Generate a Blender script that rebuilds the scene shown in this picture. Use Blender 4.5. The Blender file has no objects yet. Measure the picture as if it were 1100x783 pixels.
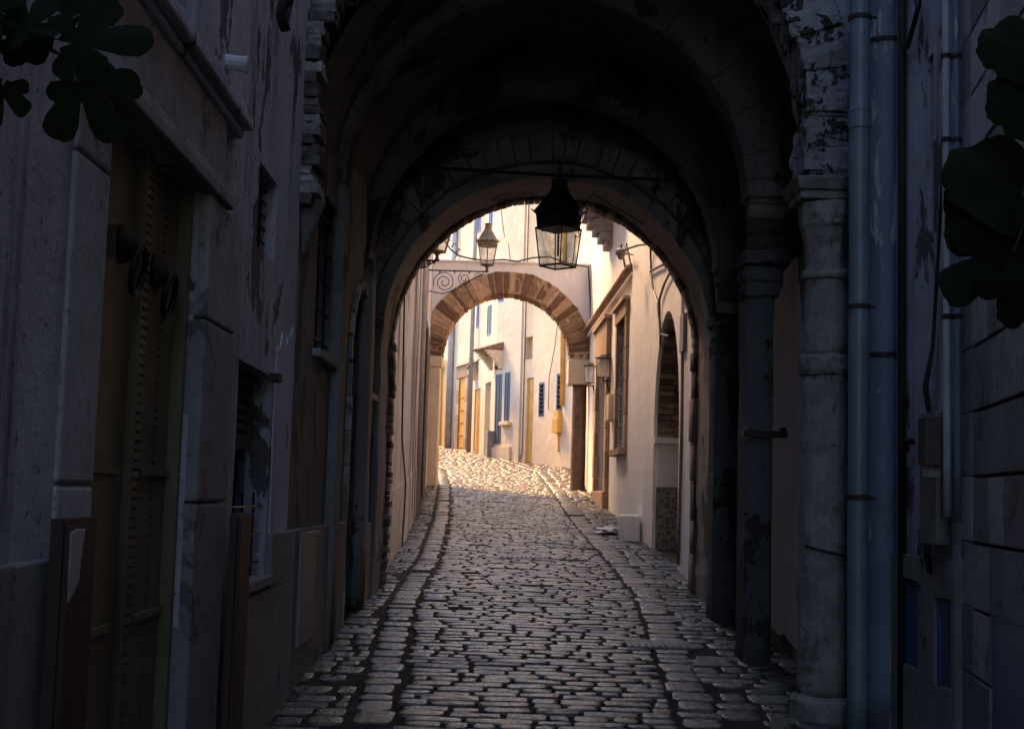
import bpy, bmesh, math, random
from mathutils import Vector, Matrix, noise
from mathutils.geometry import tessellate_polygon
R = math.radians
random.seed(11)
scn = bpy.context.scene
COL = scn.collection

# ------------------------------------------------------------------ camera model (photo is 1100 x 783)
FPX, CAMZ = 1450.0, 1.6
PITCH, ROLL = math.atan(139.0 / FPX), R(1.6)
CAM = Vector((0, 0, CAMZ))
Fw = Vector((0, math.cos(PITCH), math.sin(PITCH)))
U0 = Vector((0, -math.sin(PITCH), math.cos(PITCH)))
R0 = Vector((1, 0, 0))
Rt = R0 * math.cos(ROLL) + U0 * math.sin(ROLL)
Up = U0 * math.cos(ROLL) - R0 * math.sin(ROLL)

def ray(px, py):
    return Fw * FPX + Rt * (px - 550.0) + Up * (391.5 - py)
def atY(px, py, Y):
    d = ray(px, py); return CAM + d * (Y / d.y)

# ------------------------------------------------------------------ terrain profile
GP = [(-30, -1.4), (0, 0.0), (7, .37), (12.5, .72), (20, 1.2), (27, 1.70), (37, 2.36), (43, 2.85), (50, 3.36), (60, 4.1), (140, 9)]
def lerp_tab(T, t):
    if t <= T[0][0]: return T[0][1]
    for (a, va), (b, vb) in zip(T, T[1:]):
        if t <= b: return va + (vb - va) * (t - a) / (b - a)
    return T[-1][1]
def gz(Y):
    s = 0
    for k in (-2, -1, 0, 1, 2): s += lerp_tab(GP, Y + k * .8)
    return s / 5
def ghit(px, py):
    d = ray(px, py); lo, hi = 2.0, 90.0
    for _ in range(50):
        m = (lo + hi) / 2
        if CAMZ + d.z / d.y * m > gz(m): lo = m
        else: hi = m
    return CAM + d * (lo / d.y)

XL = [(-30, -1.1), (2, -1.17), (7.7, -1.25), (12.9, -1.22), (17, -1.27), (22, -1.45), (27, -1.64), (28, -1.9), (36, -3.0), (50, -5.6), (60, -8)]
XR = [(-30, 1.3), (4.9, 1.86), (6.2, 2.08), (7.6, 2.1), (12.9, 1.86), (27, 1.55), (28, 1.5), (37, 1.5), (42, .1), (50, -2.7), (60, -4.6)]
xl = lambda y: lerp_tab(XL, y)
xr = lambda y: lerp_tab(XR, y)

# ------------------------------------------------------------------ scene bookkeeping
OFF = {}
def tag(o, label, cat, group=None, kind=None):
    if label: o['label'] = label
    if cat: o['category'] = cat
    if group: o['group'] = group
    if kind: o['kind'] = kind
    return o
def thing(name, label, cat, loc, group=None, kind=None):
    o = bpy.data.objects.new(name, None); COL.objects.link(o)
    o.empty_display_size = .1
    o.location = loc; OFF[o.name] = Vector(loc)
    return tag(o, label, cat, group, kind)

class MB:
    def __init__(s): s.v = []; s.f = []; s.t = []; s.m = []; s.cm = 0
    def add(s, vs, fs, tone=None, mi=None):
        if tone is None: tone = .5
        b = len(s.v); s.v += [Vector(p) for p in vs]; s.t += [tone] * len(vs)
        s.f += [[b + i for i in f] for f in fs]; s.m += [s.cm if mi is None else mi] * len(fs)
        return s
    def box(s, c, sz, M=None, tone=None, mi=None):
        x, y, z = sz[0] / 2, sz[1] / 2, sz[2] / 2
        P = [Vector((i, j, k)) for k in (-z, z) for j in (-y, y) for i in (-x, x)]
        if M is not None: P = [M @ p for p in P]
        P = [p + Vector(c) for p in P]
        return s.add(P, [(0, 2, 3, 1), (4, 5, 7, 6), (0, 1, 5, 4), (2, 6, 7, 3), (0, 4, 6, 2), (1, 3, 7, 5)], tone, mi)
    def hexa(s, P, tone=None, mi=None):   # 8 points: 4 of one face, 4 of the opposite one in the same order
        return s.add(P, [(0, 3, 2, 1), (4, 5, 6, 7), (0, 1, 5, 4), (1, 2, 6, 5), (2, 3, 7, 6), (3, 0, 4, 7)], tone, mi)
    def tube(s, pts, r, n=8, tone=None, cap=True, mi=None):
        pts = [Vector(p) for p in pts]
        rr = r if isinstance(r, (list, tuple)) else [r] * len(pts)
        ring = []; prev = None
        for i, p in enumerate(pts):
            a = pts[max(0, i - 1)]; b = pts[min(len(pts) - 1, i + 1)]
            t = (b - a).normalized() if (b - a).length > 1e-9 else Vector((0, 0, 1))
            if prev is None:
                ref = Vector((0, 0, 1)) if abs(t.z) < .9 else Vector((1, 0, 0))
                x = t.cross(ref).normalized()
            else:
                x = (prev - t * prev.dot(t)).normalized()
            prev = x; y = t.cross(x)
            ring.append([p + (x * math.cos(2 * math.pi * k / n) + y * math.sin(2 * math.pi * k / n)) * rr[i] for k in range(n)])
        vs = [q for g in ring for q in g]; fs = []
        for i in range(len(pts) - 1):
            for k in range(n):
                a = i * n + k; b = i * n + (k + 1) % n
                fs.append((a, b, b + n, a + n))
        if cap: fs.append(tuple(range(n))[::-1]); fs.append(tuple((len(pts) - 1) * n + k for k in range(n)))
        return s.add(vs, fs, tone, mi)
    def lathe(s, prof, c, n=16, M=None, tone=None, phase=0, mi=None):   # prof: (r, z)
        vs = []; fs = []
        for r, z in prof:
            for k in range(n):
                a = 2 * math.pi * k / n + phase
                p = Vector((r * math.cos(a), r * math.sin(a), z))
                if M is not None: p = M @ p
                vs.append(p + Vector(c))
        for i in range(len(prof) - 1):
            for k in range(n):
                a = i * n + k; b = i * n + (k + 1) % n
                fs.append((a, b, b + n, a + n))
        fs.append(tuple(range(n))[::-1]); fs.append(tuple((len(prof) - 1) * n + k for k in range(n)))
        return s.add(vs, fs, tone, mi)
    def fbox(s, F, u0, u1, z0, z1, o0, o1, tone=None, mi=None):
        P = [F.pt(u0, z0, o0), F.pt(u1, z0, o0), F.pt(u1, z1, o0), F.pt(u0, z1, o0),
             F.pt(u0, z0, o1), F.pt(u1, z0, o1), F.pt(u1, z1, o1), F.pt(u0, z1, o1)]
        return s.hexa(P, tone, mi)
    def panel(s, F, outer, holes, o0, o1, tone=None, mi=None):
        loops = [outer] + holes
        tris = tessellate_polygon([[Vector((u, z, 0)) for u, z in L] for L in loops])
        flat = [p for L in loops for p in L]; n = len(flat)
        vs = [F.pt(u, z, o1) for u, z in flat] + [F.pt(u, z, o0) for u, z in flat]
        fs = [tuple(t) for t in tris] + [(t[2] + n, t[1] + n, t[0] + n) for t in tris]
        b = 0
        for L in loops:
            m = len(L)
            for i in range(m):
                a, c = b + i, b + (i + 1) % m
                fs.append((a, c, c + n, a + n))
            b += m
        return s.add(vs, fs, tone, mi)
    def build(s, name, mat, parent=None, smooth=False, bevel=0, label=None):
        off = OFF[parent.name] if parent is not None else Vector((0, 0, 0))
        if parent is None and s.v:
            xs = [p.x for p in s.v]; ys = [p.y for p in s.v]; zs = [p.z for p in s.v]
            off = Vector(((min(xs) + max(xs)) / 2, (min(ys) + max(ys)) / 2, min(zs)))
        me = bpy.data.meshes.new(name)
        me.from_pydata([p - off for p in s.v], [], s.f)
        mats = mat if isinstance(mat, (list, tuple)) else [mat]
        for m in mats: me.materials.append(m)
        bm = bmesh.new(); bm.from_mesh(me)
        for f, mi in zip(bm.faces, s.m): f.material_index = mi
        bmesh.ops.recalc_face_normals(bm, faces=bm.faces)
        bm.to_mesh(me); bm.free()
        at = me.attributes.new('tone', 'FLOAT', 'POINT')
        at.data.foreach_set('value', s.t)
        if smooth: me.polygons.foreach_set('use_smooth', [True] * len(me.polygons))
        me.update()
        o = bpy.data.objects.new(name, me); COL.objects.link(o)
        if parent is not None: o.parent = parent
        else: o.location = off
        OFF[o.name] = off
        if smooth is True:
            pass
        if bevel:
            b = o.modifiers.new('bevel', 'BEVEL'); b.width = bevel; b.segments = 2; b.limit_method = 'ANGLE'; b.angle_limit = R(40)
        if label: o['label'] = label
        return o

TEXS = {}
def rough(o, levels=3, strength=.02, size=.12, smooth=True):
    m = o.modifiers.new('sub', 'SUBSURF'); m.subdivision_type = 'SIMPLE'; m.levels = levels; m.render_levels = levels
    k = round(size, 3)
    if k not in TEXS:
        t = bpy.data.textures.new('clouds', 'CLOUDS'); t.noise_scale = size; t.noise_depth = 3; TEXS[k] = t
    d = o.modifiers.new('disp', 'DISPLACE'); d.texture = TEXS[k]; d.strength = strength; d.mid_level = .5; d.texture_coords = 'GLOBAL'
    if smooth: o.data.polygons.foreach_set('use_smooth', [True] * len(o.data.polygons))
    return o

class Fac:
    """a vertical wall plane from p0 to p1; offsets are measured towards the street"""
    def __init__(s, p0, p1, toward):
        s.p0 = Vector((p0[0], p0[1])); s.p1 = Vector((p1[0], p1[1])); d = s.p1 - s.p0
        s.L = d.length; s.d = d / s.L; n = Vector((-s.d.y, s.d.x))
        if n.dot(Vector(toward) - s.p0) < 0: n = -n
        s.n = n
    def pt(s, u, z, o=0):
        q = s.p0 + s.d * u + s.n * o; return Vector((q.x, q.y, z))
    def hit(s, px, py, o=0):
        d = ray(px, py); q0 = s.p0 + s.n * o
        t = s.n.dot(q0) / s.n.dot(Vector((d.x, d.y)))
        P = CAM + d * t
        return (Vector((P.x, P.y)) - q0).dot(s.d), P.z
    def rect(s, x0, y0, x1, y1, o=0):
        xm, ym = (x0 + x1) / 2, (y0 + y1) / 2
        a = s.hit(x0, ym, o)[0]; b = s.hit(x1, ym, o)[0]
        return min(a, b), max(a, b), s.hit(xm, y1, o)[1], s.hit(xm, y0, o)[1]
    def y(s, u): return (s.p0 + s.d * u).y
    def g(s, u): return gz(s.y(u))
def rloop(r): u0, u1, z0, z1 = r; return [(u0, z0), (u1, z0), (u1, z1), (u0, z1)]
def archloop(u0, u1, z0, z1, n=14, pointed=0):
    c = (u0 + u1) / 2; r = (u1 - u0) / 2; zs = z1 - r * (1 + pointed)
    L = [(u0, z0), (u1, z0)]
    for k in range(n + 1):
        a = math.pi * k / n
        L.append((c + r * math.cos(a), zs + r * (1 + pointed) * math.sin(a)))
    return L
def jit(L, step, amp, seed=0):
    out = []
    for i, (a, b) in enumerate(zip(L, L[1:] + L[:1])):
        d = math.dist(a, b); n = max(1, int(d / step))
        for k in range(n):
            t = k / n; x = a[0] + (b[0] - a[0]) * t; y = a[1] + (b[1] - a[1]) * t
            w = noise.noise_vector(Vector((x * 3 + seed, y * 3, seed))) * amp + noise.noise_vector(Vector((x * 11, y * 11 + seed, seed))) * amp * .5
            out.append((x + w.x, y + w.y))
    return out

# ------------------------------------------------------------------ materials
def newmat(name):
    m = bpy.data.materials.new(name); m.use_nodes = True; nt = m.node_tree
    for n in list(nt.nodes):
        if n.type != 'OUTPUT_MATERIAL': nt.nodes.remove(n)
    out = [n for n in nt.nodes if n.type == 'OUTPUT_MATERIAL'][0]
    p = nt.nodes.new('ShaderNodeBsdfPrincipled'); nt.links.new(p.outputs[0], out.inputs[0])
    return m, nt, p, out
def N(nt, t, **kw):
    n = nt.nodes.new('ShaderNode' + t)
    for k, v in kw.items():
        if hasattr(n, k): setattr(n, k, v)
        else: n.inputs[k].default_value = v
    return n
def noise_n(nt, vec, scale, detail=6, rough=.6, dist=0):
    n = N(nt, 'TexNoise'); n.inputs['Scale'].default_value = scale; n.inputs['Detail'].default_value = detail
    n.inputs['Roughness'].default_value = rough; n.inputs['Distortion'].default_value = dist
    nt.links.new(vec, n.inputs['Vector']); return n.outputs['Fac']
def ramp(nt, fac, a, b):
    n = N(nt, 'MapRange'); n.interpolation_type = 'SMOOTHSTEP'
    n.inputs['From Min'].default_value = a; n.inputs['From Max'].default_value = b
    nt.links.new(fac, n.inputs['Value']); return n.outputs['Result']
def mix(nt, fac, a, b, blend='MIX'):
    n = N(nt, 'Mix'); n.data_type = 'RGBA'; n.blend_type = blend
    if isinstance(fac, (int, float)): n.inputs[0].default_value = fac
    else: nt.links.new(fac, n.inputs[0])
    for i, c in ((6, a), (7, b)):
        if isinstance(c, (tuple, list)): n.inputs[i].default_value = (*c, 1)
        else: nt.links.new(c, n.inputs[i])
    return n.outputs[2]
def mth(nt, op, a, b=0.0):
    n = N(nt, 'Math'); n.operation = op
    for i, c in ((0, a), (1, b)):
        if isinstance(c, (int, float)): n.inputs[i].default_value = c
        else: nt.links.new(c, n.inputs[i])
    return n.outputs[0]
def bump(nt, p, h, strength, dist):
    b = N(nt, 'Bump'); b.inputs['Strength'].default_value = strength; b.inputs['Distance'].default_value = dist
    nt.links.new(h, b.inputs['Height']); nt.links.new(b.outputs[0], p.inputs['Normal'])
def objvec(nt, scale=(1, 1, 1)):
    t = N(nt, 'TexCoord'); m = N(nt, 'Mapping'); m.inputs['Scale'].default_value = scale
    nt.links.new(t.outputs['Object'], m.inputs['Vector']); return m.outputs[0]

def plaster(name, c1, c2, under=(.22, .19, .16), dirt=(.12, .11, .10), peel=.62, peelscale=1.6, streak=.35, bumpk=.5, rough=.85, pz=.6, sheet=False):
    m, nt, p, out = newmat(name)
    v = objvec(nt); vs = objvec(nt, (5, 5, .35)); vp = objvec(nt, (1, 1, pz))
    base = mix(nt, ramp(nt, noise_n(nt, v, .9, 5, .65), .3, .7), c1, c2)
    base = mix(nt, mth(nt, 'MULTIPLY', ramp(nt, noise_n(nt, vs, 1.3, 6, .7), .48, .8), streak), base, dirt)
    base = mix(nt, mth(nt, 'MULTIPLY', ramp(nt, noise_n(nt, v, 9, 8, .75), .52, .75), .45 * min(1, streak * 2.5)), base, tuple(k * .45 for k in c2))
    pk = noise_n(nt, vp, peelscale, 9, .68, .35)
    mask = ramp(nt, pk, peel, peel + .025)
    speck = ramp(nt, noise_n(nt, v, 22, 6, .7), .62, .68)
    flake = ramp(nt, noise_n(nt, vp, peelscale * 4.5, 8, .75, .5), .655, .675)
    mask = mth(nt, 'MAXIMUM', mask, mth(nt, 'MULTIPLY', flake, min(1, streak * 1.6)))
    mask2 = mth(nt, 'MAXIMUM', mask, mth(nt, 'MULTIPLY', speck, .6 * min(1, streak * 2)))
    base = mix(nt, mask2, base, under)
    nt.links.new(base, p.inputs['Base Color']); p.inputs['Roughness'].default_value = rough
    p.inputs['Specular IOR Level'].default_value = .25
    h = mth(nt, 'ADD', mth(nt, 'MULTIPLY', noise_n(nt, v, 3.5, 6, .6), 2.2), mth(nt, 'MULTIPLY', noise_n(nt, v, 34, 6, .75), 1.0))
    h = mth(nt, 'SUBTRACT', h, mth(nt, 'MULTIPLY', mask2, .7))
    bump(nt, p, h, bumpk, .02)
    return m
def stone(name, dark, light, rough=.8, scale=5, bumpk=.6, spec=.3, stain=None, mortar=None):
    m, nt, p, out = newmat(name)
    v = objvec(nt)
    at = N(nt, 'Attribute'); at.attribute_name = 'tone'
    f = mth(nt, 'ADD', mth(nt, 'MULTIPLY', noise_n(nt, v, scale, 8, .7), .75), mth(nt, 'MULTIPLY', mth(nt, 'SUBTRACT', at.outputs['Fac'], .5), .75))
    c = mix(nt, ramp(nt, f, .15, .7), dark, light)
    c = mix(nt, mth(nt, 'MULTIPLY', ramp(nt, noise_n(nt, v, scale * 5, 6, .75), .55, .68), .55), c, tuple(k * .4 for k in dark))
    if stain: c = mix(nt, mth(nt, 'MULTIPLY', ramp(nt, noise_n(nt, v, scale * .6, 10, .8, .6), .53, .62), .8), c, stain)
    nt.links.new(c, p.inputs['Base Color']); p.inputs['Roughness'].default_value = rough
    p.inputs['Specular IOR Level'].default_value = spec
    h = mth(nt, 'ADD', noise_n(nt, v, scale * 2, 8, .7), mth(nt, 'MULTIPLY', noise_n(nt, v, scale * 11, 5, .7), .5))
    bump(nt, p, h, bumpk, .012)
    return m
def paint(name, col, wear=(.25, .22, .2), rough=.5, metal=0, amount=.64, scale=6, bumpk=.25, stretch=.3):
    m, nt, p, out = newmat(name)
    v = objvec(nt, (1, 1, stretch)); v1 = objvec(nt)
    c = mix(nt, ramp(nt, noise_n(nt, v1, 3, 6, .7), .3, .75), col, tuple(k * .62 for k in col))
    mk = ramp(nt, noise_n(nt, v, scale, 9, .72, .3), amount, amount + .03)
    c = mix(nt, mk, c, wear)
    nt.links.new(c, p.inputs['Base Color']); p.inputs['Metallic'].default_value = metal
    nt.links.new(mth(nt, 'ADD', rough, mth(nt, 'MULTIPLY', mk, .3)), p.inputs['Roughness'])
    bump(nt, p, mth(nt, 'SUBTRACT', noise_n(nt, v1, 25, 6, .7), mk), bumpk, .006)
    return m

M = {}
M['wall_near'] = plaster('old grey plaster', (.70, .69, .76), (.50, .49, .56), (.15, .14, .14), (.11, .105, .11), .572, 1.9, .95, 1.2)
M['wall_blue'] = plaster('blue tinged limewash', (.60, .61, .74), (.50, .51, .63), (.19, .17, .16), (.10, .10, .12), .61, 1.7, .5, .7)
M['dado'] = plaster('grey cement dado', (.33, .315, .31), (.24, .23, .225), (.10, .09, .09), (.07, .07, .07), .64, 2.2, .7, .7)
M['dark_plaster'] = plaster('dark vault plaster', (.22, .205, .205), (.14, .13, .13), (.05, .042, .038), (.03, .03, .03), .55, 1.4, .7, 1.0)  # dark plaster tone for the vault and its ribs
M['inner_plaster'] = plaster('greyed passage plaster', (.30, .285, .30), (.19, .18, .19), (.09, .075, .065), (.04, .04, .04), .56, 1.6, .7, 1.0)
M['pillar_plaster'] = plaster('dark pillar plaster', (.15, .14, .145), (.10, .095, .10), (.05, .045, .04), (.04, .04, .04), .56, 2.2, .8, 1.2)  # plaster tone darker than the passage walls
M['white_blue'] = plaster('bluish whitewash', (.80, .82, .90), (.72, .74, .84), (.1, .09, .09), (.1, .1, .1), .66, 1.6, .4, .7)
M['mid_left'] = plaster('pale wash with long peeled stripes', (.76, .74, .75), (.64, .62, .63), (.15, .135, .135), (.16, .15, .15), .525, 1.5, .85, .7, pz=.13)
M['mid_right'] = plaster('lilac white limewash', (.82, .80, .79), (.77, .75, .73), (.42, .36, .32), (.36, .32, .30), .74, 1.5, .3, .45)
M['far_wall'] = plaster('cream limewash', (.72, .60, .43), (.66, .53, .36), (.56, .42, .28), (.42, .34, .26), .72, 1.2, .28, .4)
M['far_upper'] = plaster('pale limewash', (.70, .60, .46), (.64, .53, .39), (.46, .35, .25), (.36, .28, .2), .70, 1.4, .5, .6)
M['arch_wall'] = plaster('arch whitewash', (.80, .76, .72), (.74, .69, .65), (.46, .38, .3), (.38, .33, .3), .71, 1.6, .3, .4)
M['rough_stone'] = stone('weathered grey stone', (.11, .10, .10), (.40, .39, .41), .85, 6, 1.2, .25, (.045, .042, .04))
M['mottled'] = plaster('mottled limewashed stone', (.50, .49, .52), (.36, .35, .37), (.07, .065, .065), (.06, .055, .055), .56, 7, .9, 1.5, pz=1)
M['jamb_stone'] = stone('worn jamb limestone', (.24, .235, .25), (.48, .475, .51), .8, 5, .9, .25, (.08, .075, .07))
M['column_stone'] = stone('aged column marble', (.15, .14, .13), (.38, .36, .34), .75, 7, 1.0, .3, (.06, .055, .05))
M['brick_mid'] = stone('old brown brick', (.10, .075, .06), (.30, .23, .19), .9, 8, 1.0, .2)
M['brick_dark'] = stone('dark brown brick', (.09, .065, .055), (.30, .24, .21), .9, 8, 1.2, .2)  # dark brown base colour, varied from brick to brick
M['voussoir'] = stone('ochre arch stone', (.17, .095, .055), (.50, .32, .19), .85, 6, 1.0, .2, (.16, .10, .065))
M['ochre_stone'] = stone('ochre door surround', (.33, .22, .13), (.50, .36, .24), .8, 6, .5, .25)
M['pillar_brown'] = stone('brown granite shaft', (.10, .065, .045), (.30, .20, .14), .7, 8, .7, .3)
m, nt, p, out = newmat('worn limestone cobble'); v = objvec(nt)
at = N(nt, 'Attribute'); at.attribute_name = 'tone'
f = mth(nt, 'ADD', mth(nt, 'MULTIPLY', noise_n(nt, v, 6, 8, .72), .8), mth(nt, 'MULTIPLY', mth(nt, 'SUBTRACT', at.outputs['Fac'], .5), .9))
c = mix(nt, ramp(nt, f, .1, .8), (.05, .043, .037), (.20, .163, .132))
grime = ramp(nt, noise_n(nt, v, 1.1, 7, .7, .4), .50, .64)
pits = ramp(nt, noise_n(nt, v, 38, 6, .75), .56, .66)
c = mix(nt, mth(nt, 'MULTIPLY', pits, .7), c, (.03, .027, .025)); c = mix(nt, mth(nt, 'MULTIPLY', grime, .55), c, (.055, .048, .043))
nt.links.new(c, p.inputs['Base Color']); p.inputs['Specular IOR Level'].default_value = .8
rg = mth(nt, 'ADD', mth(nt, 'ADD', .15, mth(nt, 'MULTIPLY', ramp(nt, noise_n(nt, v, 12, 6, .7), .3, .75), .32)), mth(nt, 'MULTIPLY', grime, .2))
nt.links.new(rg, p.inputs['Roughness'])
h = mth(nt, 'ADD', mth(nt, 'MULTIPLY', noise_n(nt, v, 9, 8, .7), 1.3), mth(nt, 'MULTIPLY', noise_n(nt, v, 60, 5, .7), .5))
bump(nt, p, mth(nt, 'SUBTRACT', h, mth(nt, 'MULTIPLY', pits, .5)), .65, .010)
M['cobble'] = m
M['joint'] = stone('dirty joint', (.022, .02, .018), (.085, .073, .062), .9, 14, 1.0, .15)
M['earth'] = stone('packed earth', (.05, .045, .04), (.10, .09, .08), .9, 3, .5, .1)
M['door_brown'] = paint('faded olive door paint', (.17, .14, .075), (.08, .04, .03), .55)
M['dark_red'] = paint('dark oxide red', (.040, .013, .011), (.03, .02, .02), .6)
M['iron'] = paint('black iron', (.018, .017, .017), (.05, .03, .02), .5, .6)
M['iron_rust'] = paint('rusting iron', (.045, .035, .03), (.10, .05, .03), .7, .3, .55)
M['yellow'] = paint('ochre yellow door paint', (.72, .36, .02), (.4, .22, .06), .55, 0, .72)
M['yellow_pale'] = paint('pale yellow paint', (.70, .42, .10), (.5, .35, .2), .55, 0, .7)
M['blue'] = paint('blue shutter paint', (.085, .12, .165), (.25, .27, .30), .5, 0, .68)
M['blue_dark'] = paint('deep blue door paint', (.05, .12, .26), (.05, .05, .06), .5, 0, .66)
M['blue_bright'] = paint('bright blue paint', (.03, .10, .36), (.2, .22, .3), .5, 0, .7)
M['pipe_blue'] = paint('grey blue drain paint', (.18, .22, .30), (.46, .44, .43), .5, 0, .565, 7, .6, .25)
M['pole_grey'] = paint('weathered pole paint', (.36, .34, .32), (.2, .18, .16), .55, .1, .62, 6)
M['pvc'] = paint('grey plastic', (.19, .23, .27), (.16, .19, .22), .38, 0, .7, 3, .1)
M['white_pipe'] = paint('white pipe paint', (.55, .54, .55), (.25, .22, .2), .5, 0, .62, 5)
M['grey_metal'] = paint('grey sheet metal', (.22, .21, .21), (.12, .08, .06), .5, .2, .62, 8)
M['dark_void'] = paint('dark interior board', (.02, .02, .022), (.03, .03, .03), .8)
M['wood'] = paint('weathered wood', (.10, .08, .065), (.05, .04, .035), .75, 0, .56, 6, .5, .08)
M['tile_clay'] = paint('old clay tile', (.26, .15, .10), (.12, .09, .08), .8, 0, .55, 8, .5)
M['lamp_metal'] = paint('greenish lamp metal', (.20, .17, .10), (.12, .07, .05), .45, .3, .58, 9)
M['cable'] = paint('black rubber', (.012, .012, .013), (.02, .02, .02), .5)
M['bag'] = paint('crumpled pale plastic', (.6, .55, .5), (.4, .36, .3), .4)
M['mosaic'] = None
# patterned dark tile
m, nt, p, out = newmat('dark patterned tile'); v = objvec(nt, (9, 9, 9))
vo = N(nt, 'TexVoronoi'); vo.feature = 'DISTANCE_TO_EDGE'; vo.inputs['Scale'].default_value = 1.4; nt.links.new(v, vo.inputs['Vector'])
c = mix(nt, ramp(nt, vo.outputs['Distance'], .04, .10), (.22, .20, .19), (.045, .045, .05))
nt.links.new(c, p.inputs['Base Color']); p.inputs['Roughness'].default_value = .3; M['mosaic'] = m
# frosted lantern glass
def glassy(name, col, trans, rough):
    m, nt, p, out = newmat(name); v = objvec(nt)
    tr = N(nt, 'BsdfTranslucent'); tr.inputs[0].default_value = (*col, 1)
    tp = N(nt, 'BsdfTransparent'); ms = N(nt, 'MixShader'); ms2 = N(nt, 'MixShader')
    p.inputs['Base Color'].default_value = (*[k * .6 for k in col], 1); p.inputs['Roughness'].default_value = rough
    nt.links.new(p.outputs[0], ms.inputs[1]); nt.links.new(tr.outputs[0], ms.inputs[2]); ms.inputs[0].default_value = .6
    f = mth(nt, 'MULTIPLY', ramp(nt, noise_n(nt, v, 7, 6, .7), 1.6, .1), trans)
    nt.links.new(f, ms2.inputs[0]); nt.links.new(ms.outputs[0], ms2.inputs[1]); nt.links.new(tp.outputs[0], ms2.inputs[2])
    nt.links.new(ms2.outputs[0], out.inputs[0]); return m
M['frosted'] = glassy('dusty lantern glass', (.85, .80, .72), .93, .3)
M['clear'] = glassy('thin lamp glass', (.7, .68, .64), .93, .1)
m, nt, p, out = newmat('dark window pane'); p.inputs['Base Color'].default_value = (.02, .022, .028, 1); p.inputs['Roughness'].default_value = .12; M['pane'] = m
# leaves
m, nt, p, out = newmat('fig leaf'); v = objvec(nt)
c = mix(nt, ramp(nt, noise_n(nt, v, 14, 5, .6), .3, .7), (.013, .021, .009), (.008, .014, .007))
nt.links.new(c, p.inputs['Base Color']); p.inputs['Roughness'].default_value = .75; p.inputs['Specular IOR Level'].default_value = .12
tr = N(nt, 'BsdfTranslucent'); tr.inputs[0].default_value = (.02, .035, .010, 1); ms = N(nt, 'MixShader'); ms.inputs[0].default_value = .3
nt.links.new(p.outputs[0], ms.inputs[1]); nt.links.new(tr.outputs[0], ms.inputs[2]); nt.links.new(ms.outputs[0], out.inputs[0])
bump(nt, p, noise_n(nt, v, 30, 4, .6), .3, .004); M['leaf'] = m
M['bark'] = stone('grey fig bark', (.06, .055, .05), (.16, .15, .13), .85, 9, .8)

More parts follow.
